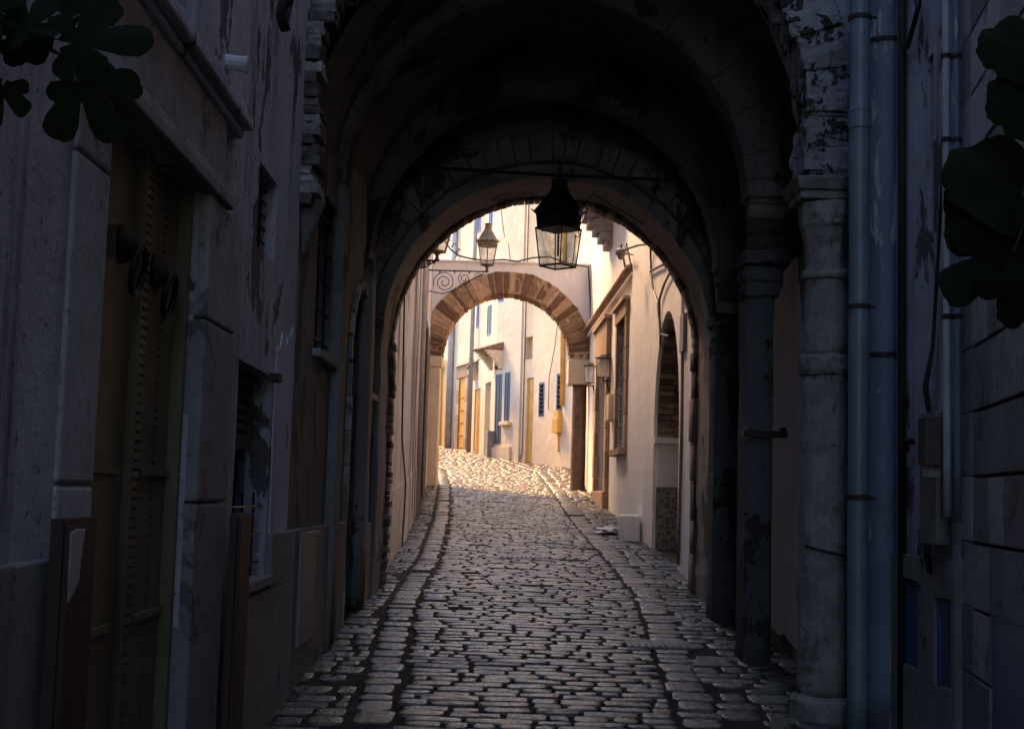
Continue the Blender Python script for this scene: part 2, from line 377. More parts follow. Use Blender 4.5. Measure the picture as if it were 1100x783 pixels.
# ------------------------------------------------------------------ ground and road
def build_ground():
    mb = MB(); xs = [-90, -40, -15, -6, 0, 6, 15, 40, 90]; ys = [-30 + 2.5 * k for k in range(60)]
    vs = [(x, y, gz(y) - .03) for y in ys for x in xs]; fs = []
    n = len(xs)
    for j in range(len(ys) - 1):
        for i in range(n - 1): fs.append((j * n + i, j * n + i + 1, (j + 1) * n + i + 1, (j + 1) * n + i))
    mb.add(vs, fs); tag(mb.build('ground', M['earth']), None, None, kind='structure')
build_ground()
XCL = [(-9, -.5), (7, -.55), (11.6, -.74), (15, -.72), (20, -.85), (27, -1.15), (34, -1.6), (50, -4.2), (60, -6)]
XCR = [(-9, .9), (7, .93), (12.3, 1.16), (16, 1.08), (20, .95), (27, .85), (34, .7), (42, -.6), (50, -3.3), (60, -5.3)]
def build_road():
    mb = MB()
    ys = []; y = -8.0
    while y < 60: ys.append(y); y += .5
    vs = []; fs = []
    K = 14
    for y in ys:
        a, b = xl(y) - .6, xr(y) + .75
        for k in range(K + 1):
            x = a + (b - a) * k / K
            vs.append((x, y, gz(y) - .004 + noise.noise(Vector((x * 1.3, y * 1.3, 0))) * .006))
    for j in range(len(ys) - 1):
        for k in range(K): q = j * (K + 1) + k; fs.append((q, q + 1, q + K + 2, q + K + 1))
    mb.add(vs, fs, .5, 1)
    rnd = random.Random(5)
    def stone_cap(x0, x1, y0, y1, hi, tone, far):
        # pillow-shaped stone with an uneven outline
        cx, cy = (x0 + x1) / 2, (y0 + y1) / 2; wx, wy = (x1 - x0) / 2, (y1 - y0) / 2
        tx, ty = rnd.gauss(0, .010), rnd.gauss(0, .018)
        h0 = max(.003, rnd.gauss(hi, .0018)); sk = rnd.gauss(0, .025)
        rc = min(wx, wy) * rnd.uniform(.25, .6)
        base = []
        for qx, qy, a0_ in ((1, 1, 0), (-1, 1, 90), (-1, -1, 180), (1, -1, 270)):
            for t_ in ((0, 90) if far else (0, 45, 90)):
                a_ = R(a0_ + t_); base.append((qx * (wx - rc) + rc * math.cos(a_), qy * (wy - rc) + rc * math.sin(a_)))
            if not far and qy * qx > 0: base.append((0, qy * wy))
        n = len(base)
        def P(k, s, z):
            bx, by = base[k]; m_ = 1 + rs[k]
            x = bx * (1 - (1 - s) * min(1, wy / wx)) * (1 + rs[k] * min(1, wy / wx)) if s > .8 else bx * s
            y_ = by * s * m_ + x * sk
            return (cx + x, cy + y_, gz(cy + y_) + z + (x * tx + y_ * ty if z > 0 else 0))
        rs = [rnd.uniform(-.15, .05) for _ in range(n)]
        rings = [(1.0, -.012), (.98, h0 * .7), (.91, h0 * .96), (.55, h0 * 1.03)] if not far else [(1.0, -.008), (.9, h0)]
        vs = []; fs = []
        for s, z in rings: vs += [P(k, s, z + (rnd.gauss(0, .0012) if s < .95 else 0)) for k in range(n)]
        vs.append((cx, cy, gz(cy) + rings[-1][1] + .001))
        for i in range(len(rings) - 1):
            for k in range(n): a = i * n + k; b = i * n + (k + 1) % n; fs.append((a, b, b + n, a + n))
        L = (len(rings) - 1) * n
        for k in range(n): fs.append((L + k, L + (k + 1) % n, len(vs) - 1))
        mb.add(vs, fs, tone, 0)
    # centre: long setts laid across the street
    y = 1.5
    while y < 56:
        d = rnd.uniform(.115, .155) if y < 30 else rnd.uniform(.17, .23)
        a, b = lerp_tab(XCL, y), lerp_tab(XCR, y)
        x = a + rnd.uniform(-.03, .05); far = y > 24
        while x < b - .05:
            w = rnd.choice([rnd.uniform(.10, .18), rnd.uniform(.18, .30), rnd.uniform(.24, .38)])
            if x + w > b: w = b - x
            if w > .07 and rnd.random() > .012:
                wav = .03 * math.sin(x * 1.5 + y * .35) + rnd.gauss(0, .003)
                stone_cap(x + .007, x + w - .010, y + wav + .004, y + wav + d - rnd.uniform(.006, .022), (.010 if y < 24 else .005) + (-.006 if rnd.random() < .07 else 0), min(1, max(0, rnd.gauss(.5, .22))), far)
            x += w + rnd.choice([.0, .0, .006])
        y += d
    # edging columns and side strips
    def strip(fa, fb, seed, ncol):
        rn = random.Random(seed)
        for c in range(ncol):
            y = 1.5 + rn.random() * .1
            while y < 50:
                d = rn.uniform(.15, .30)
                a, b = fa(y), fb(y); w = (b - a) / ncol
                x0 = a + w * c; x1 = x0 + w
                if w > .10 and rn.random() > .03:
                    ins = rn.uniform(.008, .02)
                    stone_cap(x0 + ins + rn.uniform(-.012, .012), x1 - ins + rn.uniform(-.02, .02), y + .006, y + d - .014, max(.003, .008 + rn.gauss(0, .003)), min(1, max(0, rn.gauss(.38, .2))), y > 24)
                y += d
    strip(lambda y: lerp_tab(XCL, y) - .25, lambda y: lerp_tab(XCL, y) - .015, 3, 1)
    strip(lambda y: lerp_tab(XCR, y) + .0, lambda y: lerp_tab(XCR, y) + .27, 6, 1)
    def fill(fa, fb, seed):
        rn = random.Random(seed); y = 1.5
        while y < 52:
            d = rn.uniform(.14, .25); a, b = fa(y), fb(y); x = a + rn.uniform(-.08, .04); slope = rn.uniform(-.05, .05)
            while x < b - .05:
                w = min(rn.uniform(.16, .40), b - x)
                if w > .08 and rn.random() > .05:
                    dy = slope * (x - a) + rn.gauss(0, .012)
                    stone_cap(x + .008, x + w - rn.uniform(.01, .03), y + dy + .004, y + dy + d - rn.uniform(.012, .04), max(.002, .005 + rn.gauss(0, .003)), min(1, max(0, rn.gauss(.30, .2))), y > 24)
                x += w
            y += d
    fill(xl, lambda y: lerp_tab(XCL, y) - .255, 4)
    fill(lambda y: lerp_tab(XCR, y) + .275, lambda y: xr(y) + .08, 7)
    o = mb.build('cobbled_road', [M['cobble'], M['joint']], smooth=True)
    tag(o, None, None, kind='structure')
build_road()

# ------------------------------------------------------------------ facade helpers
def shell(mb, F, u0, u1, z1, back=5.0, t=.32, mi=None):
    """roof and side returns that close a house behind its street wall"""
    zb = F.g((u0 + u1) / 2) - .6
    mb.fbox(F, u0, u1, z1 - .25, z1 + .02, -back, -t + .02, mi=mi)
    mb.fbox(F, u0, u0 + .25, zb, z1 - .25, -back, -t, mi=mi)
    mb.fbox(F, u1 - .25, u1, zb, z1 - .25, -back, -t, mi=mi)
    mb.fbox(F, u0, u1, zb, z1 - .25, -back - .25, -back, mi=mi)
def shutter(F, r, off, mat, parent, name='shutter', leaves=2, slat=.05):
    u0, u1, z0, z1 = r; mb = MB(); w = (u1 - u0) / leaves; fr = min(.045, w * .18)
    for i in range(leaves):
        a, b = u0 + w * i + .003, u0 + w * (i + 1) - .003
        mb.fbox(F, a, a + fr, z0, z1, off, off + .03); mb.fbox(F, b - fr, b, z0, z1, off, off + .03)
        nz = max(1, round((z1 - z0) / .9))
        for k in range(nz + 1):
            zz = z0 + (z1 - z0 - fr) * k / nz
            mb.fbox(F, a + fr, b - fr, zz, zz + fr, off + .001, off + .029)
        z = z0 + fr
        while z < z1 - fr:
            P = [F.pt(a + fr, z, off + .024), F.pt(b - fr, z, off + .024), F.pt(b - fr, z + slat * .8, off + .006), F.pt(a + fr, z + slat * .8, off + .006)]
            Q = [q + Vector((0, 0, .006)) for q in P]
            mb.hexa(P + Q); z += slat
    return mb.build(name, mat, parent)
def backing(F, r, off, parent, name='pane', mat='pane', pad=.02):
    mb = MB(); mb.fbox(F, r[0] - pad, r[1] + pad, r[2] - pad, r[3] + pad, off - .02, off); return mb.build(name, M[mat], parent)
def bars(F, r, off, parent, nx=4, nz=5, rad=.007, name='grille'):
    u0, u1, z0, z1 = r; mb = MB()
    for i in range(nx): u = u0 + (u1 - u0) * (i + .5) / nx; mb.tube([F.pt(u, z0, off), F.pt(u, z1, off)], rad, 6)
    for i in range(nz): z = z0 + (z1 - z0) * (i + .5) / nz; mb.tube([F.pt(u0, z, off + .012), F.pt(u1, z, off + .012)], rad, 6)
    return mb.build(name, M['iron'], parent)
def frame_mb(F, r, off, w, d):
    u0, u1, z0, z1 = r; mb = MB()
    mb.fbox(F, u0, u0 + w, z0, z1, off, off + d); mb.fbox(F, u1 - w, u1, z0, z1, off, off + d)
    mb.fbox(F, u0 + w, u1 - w, z1 - w, z1, off, off + d - .002); mb.fbox(F, u0 + w, u1 - w, z0, z0 + w, off, off + d - .002)
    return mb
def sill(F, r, parent, mat, out=.06, h=.05, ext=.05):
    mb = MB(); mb.fbox(F, r[0] - ext, r[1] + ext, r[2] - h, r[2] + .004, -.1, out); return mb.build('sill', mat, parent, bevel=.008)
def surround(F, r, w, d, parent, mat, name='surround', top=None, z0=None):
    u0, u1, a, b = r; mb = MB(); z = a if z0 is None else z0; tw = w if top is None else top
    n = max(2, round((b - z) / .45))
    for k in range(n):
        za = z + (b - z) * k / n; zb = z + (b - z) * (k + 1) / n - .006
        for ua, ub in ((u0 - w, u0), (u1, u1 + w)):
            mb.fbox(F, ua, ub, za, zb, -.04, d + random.uniform(-.004, .004), random.random())
    mb.fbox(F, u0 - w - .02, u1 + w + .02, b, b + tw, -.04, d + .012, random.random())
    mb.fbox(F, u0 - w - .06, u1 + w + .06, b + tw, b + tw + .06, -.04, d + .06, random.random())
    return mb.build(name, mat, parent, bevel=.006)

def voussoirs(mb, cx, zs, Rin, th, Y0, Y1, n, jr=.02, gap=.008, a0=0, a1=math.pi, seed=1, jy=.012):
    rn = random.Random(seed); cuts = [0.0]
    for k in range(n): cuts.append(cuts[-1] + rn.uniform(.68, 1.32))
    cuts = [q / cuts[-1] for q in cuts]
    for k in range(n):
        g = gap / Rin
        t0 = a0 + (a1 - a0) * cuts[k] + g / 2; t1 = a0 + (a1 - a0) * cuts[k + 1] - g / 2
        ri = Rin + rn.uniform(-jr, jr) * .6; ro = Rin + th + rn.uniform(-jr, jr); y0 = Y0 + rn.uniform(-jy, jy)
        ns = 3; tone = rn.random()
        vs = []
        for j in range(ns + 1):
            t = t0 + (t1 - t0) * j / ns; c, s_ = math.cos(t), math.sin(t)
            vs += [(cx + ri * c, y0, zs + ri * s_), (cx + ro * c, y0, zs + ro * s_), (cx + ro * c, Y1, zs + ro * s_), (cx + ri * c, Y1, zs + ri * s_)]
        fs = [(0, 1, 2, 3), tuple(4 * ns + q for q in (3, 2, 1, 0))]
        for j in range(ns):
            b = 4 * j
            for q in range(4): fs.append((b + q, b + 4 + q, b + 4 + (q + 1) % 4, b + (q + 1) % 4))
        mb.add(vs, fs, tone)
def blocks(mb, x0, x1, Y0, Y1, z0, z1, h, seed, jx=.015, edge=1, gap=.006, sides=1):
    """stacked courses of blocks; edge=+1 jitters the x1 side, -1 the x0 side"""
    rn = random.Random(seed); z = z0
    while z < z1 - .01:
        hh = min(h * rn.uniform(.8, 1.2), z1 - z); j = rn.uniform(-jx, jx); t = rn.random(); jy = rn.uniform(-jx, jx) * .5
        a, b = (x0, x1 + j) if edge > 0 else (x0 + j, x1)
        mb.box(((a + b) / 2, (Y0 + jy + Y1) / 2, z + hh / 2), (b - a, Y1 - Y0 - jy, hh - gap), tone=t); z += hh

# ================================================================== LEFT NEAR HOUSE
F1 = Fac((-1.10, -7.0), (-1.25, 7.7), (0, 3))
H1 = thing('old_house', 'tall grey plastered house with a big studded double door and cornice, on the near left', 'house', (-1.2, 3, gz(3)))
door_r = F1.rect(97, 400, 200, 600); dz = F1.hit(222, 213)[1]
door_r = (door_r[0], door_r[1], gz(4.5) - .05, dz)
upw = F1.rect(181, -70, 212, 50); upw = (upw[0], upw[1], upw[2], upw[2] + 1.1)
smw = F1.rect(277, 184, 297, 276)
law = F1.rect(251, 392, 288, 622)
hb = F1.rect(313, 576, 329, 688)
mb = MB()
mb.panel(F1, [(0, -1.2), (F1.L, -.2), (F1.L, 10.5), (0, 10.5)],
         [jit(rloop(door_r), .3, .006, 1), jit(rloop(upw), .2, .008, 2), jit(rloop(smw), .12, .012, 3), jit(rloop(law), .15, .012, 4)], -.32, 0)
shell(mb, F1, 0, F1.L, 10.5)
mb.build('wall', M['wall_near'], H1)
# bluish washed plaster coat beyond the window, with its ragged upper edge
mb = MB()
a = F1.hit(291, 500)[0]; zt = F1.hit(330, 372)[1]; zb = F1.hit(300, 575)[1]
L = [(a, zb - .05), (F1.L - .03, zb - .05)] + [(F1.L - .03 - (F1.L - .03 - a) * k / 12, zt + random.uniform(-.06, .06) - .10 * k / 12) for k in range(13)]
mb.panel(F1, jit(L, .06, .02, 8), [], -.02, .007); mb.build('blue_coat', M['wall_blue'], H1)
# dado
mb = MB(); zd = F1.hit(310, 569)[1]; ud = F1.hit(262, 600)[0]
mb.fbox(F1, law[0] + .02, F1.L, -.3, law[2] - .07, -.02, .035)
mb.fbox(F1, law[1] + .03, F1.L, law[2] - .07, zd, -.02, .035)
mb.build('dado', M['dado'], H1, bevel=.008)
mb = MB(); ue = F1.hit(48, 600)[0]; zd2 = F1.hit(30, 602)[1]
mb.fbox(F1, 0, ue, -1, zd2, -.02, .035); mb.build('dado', M['dado'], H1, bevel=.008)
# jambs, lintel and cornices
mb = MB(); u1 = door_r[1]; uj = F1.hit(234, 500)[0]
z = gz(5.2) - .1; rn = random.Random(3)
for (a, b) in ((u1, uj), (door_r[0] - .32, door_r[0])):
    mb = MB(); z = -.2
    while z < dz:
        h = min(rn.uniform(.7, 1.1), dz - z); mb.fbox(F1, a, b, z, z + h - .006, -.05, (.045 if a == u1 else .012) + rn.uniform(-.003, .003), rn.random()); z += h
    mb.build('door_jamb', M['jamb_stone'], H1, bevel=.012)
mb = MB(); uend = F1.hit(234, 217)[0]
mb.fbox(F1, door_r[0] - .42, uend + .02, dz, dz + .05, -.05, .065, .4)
mb.fbox(F1, door_r[0] - .40, uend, dz + .05, dz + .09, -.05, .05, .6)
mb.fbox(F1, door_r[0] - .38, uend - .02, dz + .09, dz + .42, -.05, .03, .5)
mb.build('lintel', M['jamb_stone'], H1, bevel=.008)
mb = MB(); uc, zc = F1.hit(250, 150)
mb.fbox(F1, .5, uc, zc, zc + .04, -.03, .05); mb.fbox(F1, .5, uc + .02, zc + .04, zc + .09, -.03, .085); mb.fbox(F1, .5, uc - .01, zc + .09, zc + .15, -.03, .055)
mb.build('cornice', M['wall_near'], H1, bevel=.012)
# the big studded door
D = thing_door = MB(); u0, u1, z0, z1 = door_r; um = (u0 + u1) / 2 + .02; o = -.065
for a, b in ((u0 - .02, um - .035), (um + .035, u1 + .02)): D.fbox(F1, a, b, z0, z1 + .03, o - .05, o)
for zz in (F1.hit(158, 510)[1], F1.hit(150, 672)[1]):
    for a, b in ((u0 + .03, um - .14), (um + .14, u1 - .03)): D.fbox(F1, a, b, zz, zz + .022, o, o + .016)

D.cm = 1
for uu, of in ((u0 + .12, o), (um - .02, o + .03), (um + .02, o + .03), (um + .34, o)):
    z = z0 + .05
    while z < z1: D.lathe([(.0065, -.002), (.0055, .004), (.002, .006)], F1.pt(uu, z, of), 7, Matrix.Rotation(R(90), 3, 'Y')); z += .032
D.cm = 0
D.fbox(F1, u1 - .05, u1 - .004, z0, z1, o, -.02)
DO = D.build('door', [M['door_brown'], M['iron']], H1)
mb = MB(); mb.fbox(F1, um - .05, um + .05, z0, z1 + .02, o - .04, o + .03); mb.build('cover_strip', M['door_brown'], DO, bevel=.008)
for (px, py) in ((131, 262), (166, 292)):
    uu, zz = F1.hit(px, py, o); c = F1.pt(uu, zz, o)
    mb = MB(); MM = Matrix.Rotation(R(90), 3, 'Y')
    mb.lathe([(.065, 0), (.065, .008), (.05, .03), (.025, .045), (.012, .05)], c, 20, MM)
    k = mb.build('knocker', M['iron_rust'], DO, smooth=True)
    mb = MB(); rr = .078; cc = c + Vector((.058, 0, -.085))
    mb.tube([cc + Vector((.012 * math.sin(t), rr * math.cos(t) * .8, rr * math.sin(t))) for t in [2 * math.pi * q / 20 for q in range(21)]], .011, 8)
    mb.build('ring', M['iron'], k, smooth=True)
# reveal backing (dark hall behind leaves)
# windows
w = frame_mb(F1, upw, -.22, .05, .05).build('window', M['wood'], H1); backing(F1, upw, -.25, w); bars(F1, upw, -.10, w, 4, 4)
w = frame_mb(F1, smw, -.20, .03, .04).build('window', M['wood'], H1); backing(F1, smw, -.22, w); bars(F1, smw, -.07, w, 3, 6)
w = frame_mb(F1, law, -.16, .035, .04).build('window', M['blue_dark'], H1, label='tall window with half-open louvred shutter'); backing(F1, law, -.19, w)
ru = (law[0] + .05, law[1] - .04, law[2] + (law[3] - law[2]) * .62, law[3] - .03)
shutter(F1, ru, -.12, M['wood'], w, 'louvre', 1)
mb = MB(); mm = (law[0] + law[1]) / 2; mb.fbox(F1, law[0] + .06, law[0] + .20, law[2] + .05, ru[2], -.15, -.13); mb.build('curtain', M['white_blue'], w)
sill(F1, law, w, M['dado'], .05, .05, .03)
bars(F1, (law[0] + .02, law[1] - .02, law[2], law[3] - .6), -.04, w, 3, 3, .006)
mb = MB(); q = F1.hit(290, 405); mb.fbox(F1, q[0] - .02, q[0] + .09, q[1] - .02, q[1] + .02, 0, .05); mb.build('hinge', M['iron_rust'], H1)
# utility hatch in the dado
mb = MB(); mb.fbox(F1, hb[0], hb[1], hb[2], hb[3], .03, .055); mb.fbox(F1, hb[0] - .02, hb[1] + .02, hb[3], hb[3] + .03, .03, .075)
mb.fbox(F1, hb[0] - .012, hb[0], hb[2], hb[3], .03, .06)
t = mb.build('utility_hatch', M['grey_metal'], H1, bevel=.004)
# pipe stub, coil, planks
c = F1.pt(*F1.hit(243, 66)); mb = MB(); mb.tube([c - Vector((.05, 0, 0)), c + Vector((.09, 0, -.012))], .033, 12); mb.tube([c + Vector((.085, 0, -.012)), c + Vector((.096, 0, -.013))], .039, 12)
tag(mb.build('pipe_stub', M['white_pipe'], smooth=False), 'short pale pipe stub poking out of the left wall above the small barred window', 'pipe')
q = F1.hit(296, 8); c = F1.pt(q[0], q[1], .05); mb = MB()
for k in range(4):
    rr = .085 + .006 * k; mb.tube([c + Vector((.012 * k - .02 + .01 * math.sin(3 * t_), rr * math.cos(t_) * .75, rr * 1.45 * math.sin(t_) + .012 * k)) for t_ in [2 * math.pi * i / 28 for i in range(29)]], .0065, 6)
mb.tube([c + Vector((0, .06, .1)), c + Vector((-.02, .05, .5)), c + Vector((-.03, .02, 1.2)), c + Vector((-.03, 0, 2.0))], .0065, 6)
tag(mb.build('cable_coil', M['cable'], smooth=True), 'black cable coil hanging on the left wall beside the ragged brick arch edge', 'cable coil')
for i, (r4, lab) in enumerate((((47, 556, 84, 790), 'dark red board with flaking white top standing left of the studded door'), ((241, 551, 257, 790), 'narrow dark red board standing under the tall louvred window'))):
    r_ = F1.rect(*r4, .05); mb = MB()
    mb.fbox(F1, r_[0], r_[1], F1.g(r_[0]) - .02, r_[3], .052, .085)
    mb.fbox(F1, r_[0] + .01, r_[0] + .05, F1.g(r_[0]), r_[3] - .02, .085, .10)
    if i == 0:
        mb.cm = 1; mb.panel(F1, jit([(r_[0] + .012, r_[3] - .20), (r_[0] + .10, r_[3] - .15), (r_[0] + .13, r_[3] - .02), (r_[0] + .012, r_[3] - .02)], .04, .02, 5), [], .10, .103)
    tag(mb.build('board', [M['dark_red'], M['white_pipe']], bevel=.003), lab, 'board', 'dark red boards on the left')

# ================================================================== PASSAGE BUILDING
PB = thing('vaulted_passage', 'dark vaulted passage house spanning the street on stone arches and columns', 'archway building', (.3, 10, gz(10)))
FA = Fac((-1.25, 7.70), (3.2, 7.70), (0, 0))     # front face, u = x + 1.25
cx, zs, Ri, th = .21, 3.86, 1.46, .30
u = lambda x: x + 1.25
hole = [(u(1.67), 3.33), (u(1.67 + th), 3.33), ] 
arc = [(u(cx + (Ri + th) * math.cos(math.pi * k / 24)), zs + (Ri + th) * math.sin(math.pi * k / 24)) for k in range(25)]
mb = MB()   # front wall: outline goes round the arch ring
outer = [(u(-1.25 - .3), 10.5), (u(-1.25 - .3), zs)] + [(a, b) for a, b in reversed(arc)][1:] + [(u(1.67 + th), 3.33), (u(1.67 + th), -.2), (u(3.2), -.2), (u(3.2), 10.5)]
outer = [(u(-1.26), 10.5), (u(-1.26), arc[-3][1])] + list(reversed(arc))[2:] + [(u(1.67 + th), -.2), (u(3.2), -.2), (u(3.2), 10.5)]
mb.panel(FA, outer, [], -.35, 0); mb.build('front_wall', M['wall_near'], PB)
mb = MB(); voussoirs(mb, cx, zs, Ri, th, 7.66, 8.05, 17, .025, .004, seed=4, jy=.02)
blocks(mb, 1.67, 1.97, 7.67, 8.05, 3.36, zs, .17, 8, .02, -1)
a = mb.build('front_arch', M['mottled'], PB); rough(a, 4, .07, .14)
# ragged brick edge on the left side of the front arch
mb = MB(); rn = random.Random(9); z = F1.hit(312, 205)[1]
while z < 5.3:
    h = rn.uniform(.045, .085); w = .11 + rn.uniform(-.035, .035); 
    xx = -1.25 if z < zs else cx - math.sqrt(max(.2, Ri ** 2 - (z - zs) ** 2))
    mb.box((xx - .05 + w / 2 + rn.uniform(-.01, .01), 7.78, z + h / 2), (w + .05, .24 + rn.uniform(0, .06), h - .005), tone=rn.random()); z += h
a = mb.build('brick_edge', M['rough_stone'], PB); rough(a, 3, .05, .05)
mb = MB(); zc_ = F1.hit(313, 200)[1]; mb.lathe([(.03, -.30), (.07, -.2), (.12, -.05), (.14, 0), (.14, .07)], (-1.27, 7.85, zc_), 10); a = mb.build('corbel', M['rough_stone'], PB); rough(a, 2, .03, .06)
# front column on the right
cxx = atY(889, 470, 7.62).x; c = Vector((cxx, 7.66, 0)); zt = atY(889, 195, 7.6).z
Z = lambda py: atY(889, py, 7.55).z
g0 = gz(7.6)
CO = MB(); CO.lathe([(.19, g0 - .1), (.19, g0 + .10), (.165, g0 + .13)], c, 24)
CO.lathe([(.152, g0 + .13), (.148, Z(600)), (.142, Z(402))], c, 24)
CO.lathe([(.150, Z(402)), (.158, Z(398)), (.158, Z(384)), (.150, Z(380))], c, 24)
CO.lathe([(.130, Z(380)), (.126, Z(298))], c, 24); CO.lathe([(.140, Z(298)), (.145, Z(294)), (.140, Z(290))], c, 24)
co = CO.build('column', M['column_stone'], PB, smooth=False)
sb = co.modifiers.new('s', 'SUBSURF'); sb.subdivision_type = 'SIMPLE'; sb.levels = sb.render_levels = 3
co.modifiers.new('e', 'EDGE_SPLIT') if False else None
rough(co, 1, .03, .12)
CA = MB(); CA.lathe([(.125, Z(290)), (.128, Z(262)), (.15, Z(245)), (.165, Z(240)), (.168, Z(216))], c, 8, phase=R(22.5))
CA.box((cxx, 7.7, (Z(214) + Z(205)) / 2), (.36, .34, Z(205) - Z(214))); CA.hexa([Vector((cxx + sx * a, 7.7 + sy * a, z)) for z, a in ((Z(205), .19), (Z(192), .22)) for sx, sy in ((-1, -1), (1, -1), (1, 1), (-1, 1))])
ca = CA.build('capital', M['column_stone'], co, bevel=.01); rough(ca, 2, .015, .08, False)
CR = MB(); cr = [c + Vector((.153 * math.cos(t), .153 * math.sin(t), Z(588) - .12 * (t + 2.4) / 2.4 * .6)) for t in [-2.6 + 2.2 * k / 14 for k in range(15)]]
CR.tube(cr, .007, 5); CR.build('iron_hoop', M['iron'], co)
# side walls and pillars inside the passage
FL = Fac((-1.25, 7.75), (-1.21, 12.9), (0, 10))
dl = FL.rect(371, 330, 392, 650); zl = FL.hit(382, 303)[1]; dl = (dl[0], dl[1], gz(10.5) - .1, zl)
lw = FL.rect(394, 318, 402, 424)
bw = FL.rect(340, 210, 362, 385)
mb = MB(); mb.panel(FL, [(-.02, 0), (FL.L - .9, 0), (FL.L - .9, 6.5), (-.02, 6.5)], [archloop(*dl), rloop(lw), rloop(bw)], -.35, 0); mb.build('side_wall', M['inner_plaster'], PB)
mb = MB(); mb.fbox(FL, dl[1] + .06, FL.L - .95, .2, FL.hit(399, 560)[1], -.02, .03); mb.build('dado', M['dado'], PB, bevel=.006); mb = MB(); mb.fbox(FL, .02, dl[0] - .06, .2, zd, -.02, .033); mb.build('dado', M['dado'], PB, bevel=.006)
mb = MB(); mb.fbox(FL, dl[0] - .02, dl[1] + .02, dl[2], dl[3] + .02, -.27, -.22)
dr = mb.build('door', M['dark_void'], PB, label='dark arched doorway in the passage')
mb = MB(); n_ = 11; r_ = (dl[1] - dl[0]) / 2
for k in range(8):
    for a_, b_ in ((dl[0] - .07, dl[0]), (dl[1], dl[1] + .07)): zz = dl[2] + (dl[3] - r_ - dl[2]) * k / 8; mb.fbox(FL, a_, b_, zz, zz + (dl[3] - r_ - dl[2]) / 8 - .006, -.03, .03 + .01 * random.random(), random.random())
cu = (dl[0] + dl[1]) / 2
for k in range(n_):
    t0, t1 = math.pi * k / n_ + .02, math.pi * (k + 1) / n_ - .02
    P = lambda r, t, o: FL.pt(cu + r * math.cos(t), dl[3] - r_ + r * math.sin(t), o)
    mb.hexa([P(r_, t0, -.03), P(r_ + .08, t0, -.03), P(r_ + .08, t1, -.03), P(r_, t1, -.03), P(r_, t0, .03), P(r_ + .08, t0, .03), P(r_ + .08, t1, .03), P(r_, t1, .03)], random.random())
mb.build('frame', M['jamb_stone'], dr, bevel=.004)
for w_ in (lw, bw):
    w = frame_mb(FL, w_, -.18, .03, .04).build('window', M['wood'], PB); backing(FL, w_, -.2, w); bars(FL, w_, -.06, w, 3, 5); sill(FL, w_, w, M['jamb_stone'], .05, .05, .05)
FR = Fac((1.98, 8.05), (1.99, 12.9), (0, 10))
mb = MB(); mb.panel(FR, [(0, 0), (FR.L - .9, 0), (FR.L - .9, 6.5), (0, 6.5)], [], -.35, 0)
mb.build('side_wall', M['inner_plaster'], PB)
mb = MB(); L = [(1.0, gz(9) + .12), (2.35, gz(10) + .12), (2.4, 1.9), (2.25, 2.9), (1.9, 3.35), (1.3, 3.3), (1.02, 2.6), (.95, 1.5)]
mb.panel(FR, jit(L, .07, .05, 12), [], -.02, .006); mb.build('white_coat', M['white_blue'], PB)
for i, (Ya, Yb, xa, zsr, seed) in enumerate(((9.2, 9.5, 1.60, 3.75, 21), (11.0, 11.3, 1.67, 3.55, 22))):
    gr = gz(Ya); mb = MB()
    blocks(mb, xa, xa + .19, Ya, Yb, gr - .1, zsr - .75, 4, seed, .012, -1)
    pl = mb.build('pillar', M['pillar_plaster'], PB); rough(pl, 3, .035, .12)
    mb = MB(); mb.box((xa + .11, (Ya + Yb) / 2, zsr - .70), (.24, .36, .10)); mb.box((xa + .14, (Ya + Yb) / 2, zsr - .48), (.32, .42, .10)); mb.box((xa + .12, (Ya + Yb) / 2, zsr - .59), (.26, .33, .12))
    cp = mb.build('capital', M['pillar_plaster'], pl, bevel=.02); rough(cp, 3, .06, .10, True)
    if i == 0:
        mb = MB(); zb_i = atY(812, 466, Ya - .02).z; mb.box((xa + .13, Ya - .03, zb_i), (.30, .05, .045)); mb.box((xa + .02, Ya - .05, zb_i), (.03, .08, .07)); mb.box((xa + .25, Ya - .05, zb_i + .01), (.03, .08, .07)); mb.build('iron_cleat', M['iron'], pl)
    mb = MB(); cc_ = (xa - 1.2) / 2; rr_ = (xa + 1.2) / 2
    voussoirs(mb, cc_, zsr - .05, rr_, .42, Ya, Yb, 31, .006, .0006, seed=seed)
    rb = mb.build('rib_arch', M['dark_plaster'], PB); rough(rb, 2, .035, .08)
    mb = MB(); blocks(mb, -1.26, -1.17, Ya, Yb, gr - .1, zsr - .05, 6, seed + 5, .012, 1); rb = mb.build('pilaster', M['inner_plaster'], PB); rough(rb, 2, .03, .1)
    mb = MB(); 
    blocks(mb, xa + .02, 1.99, Ya + .05, Yb - .05, zsr - .43, zsr + .45, .12, seed + 3, .02, -1); rb = mb.build('brick_pier', M['brick_dark'], PB); rough(rb, 1, .03, .08)
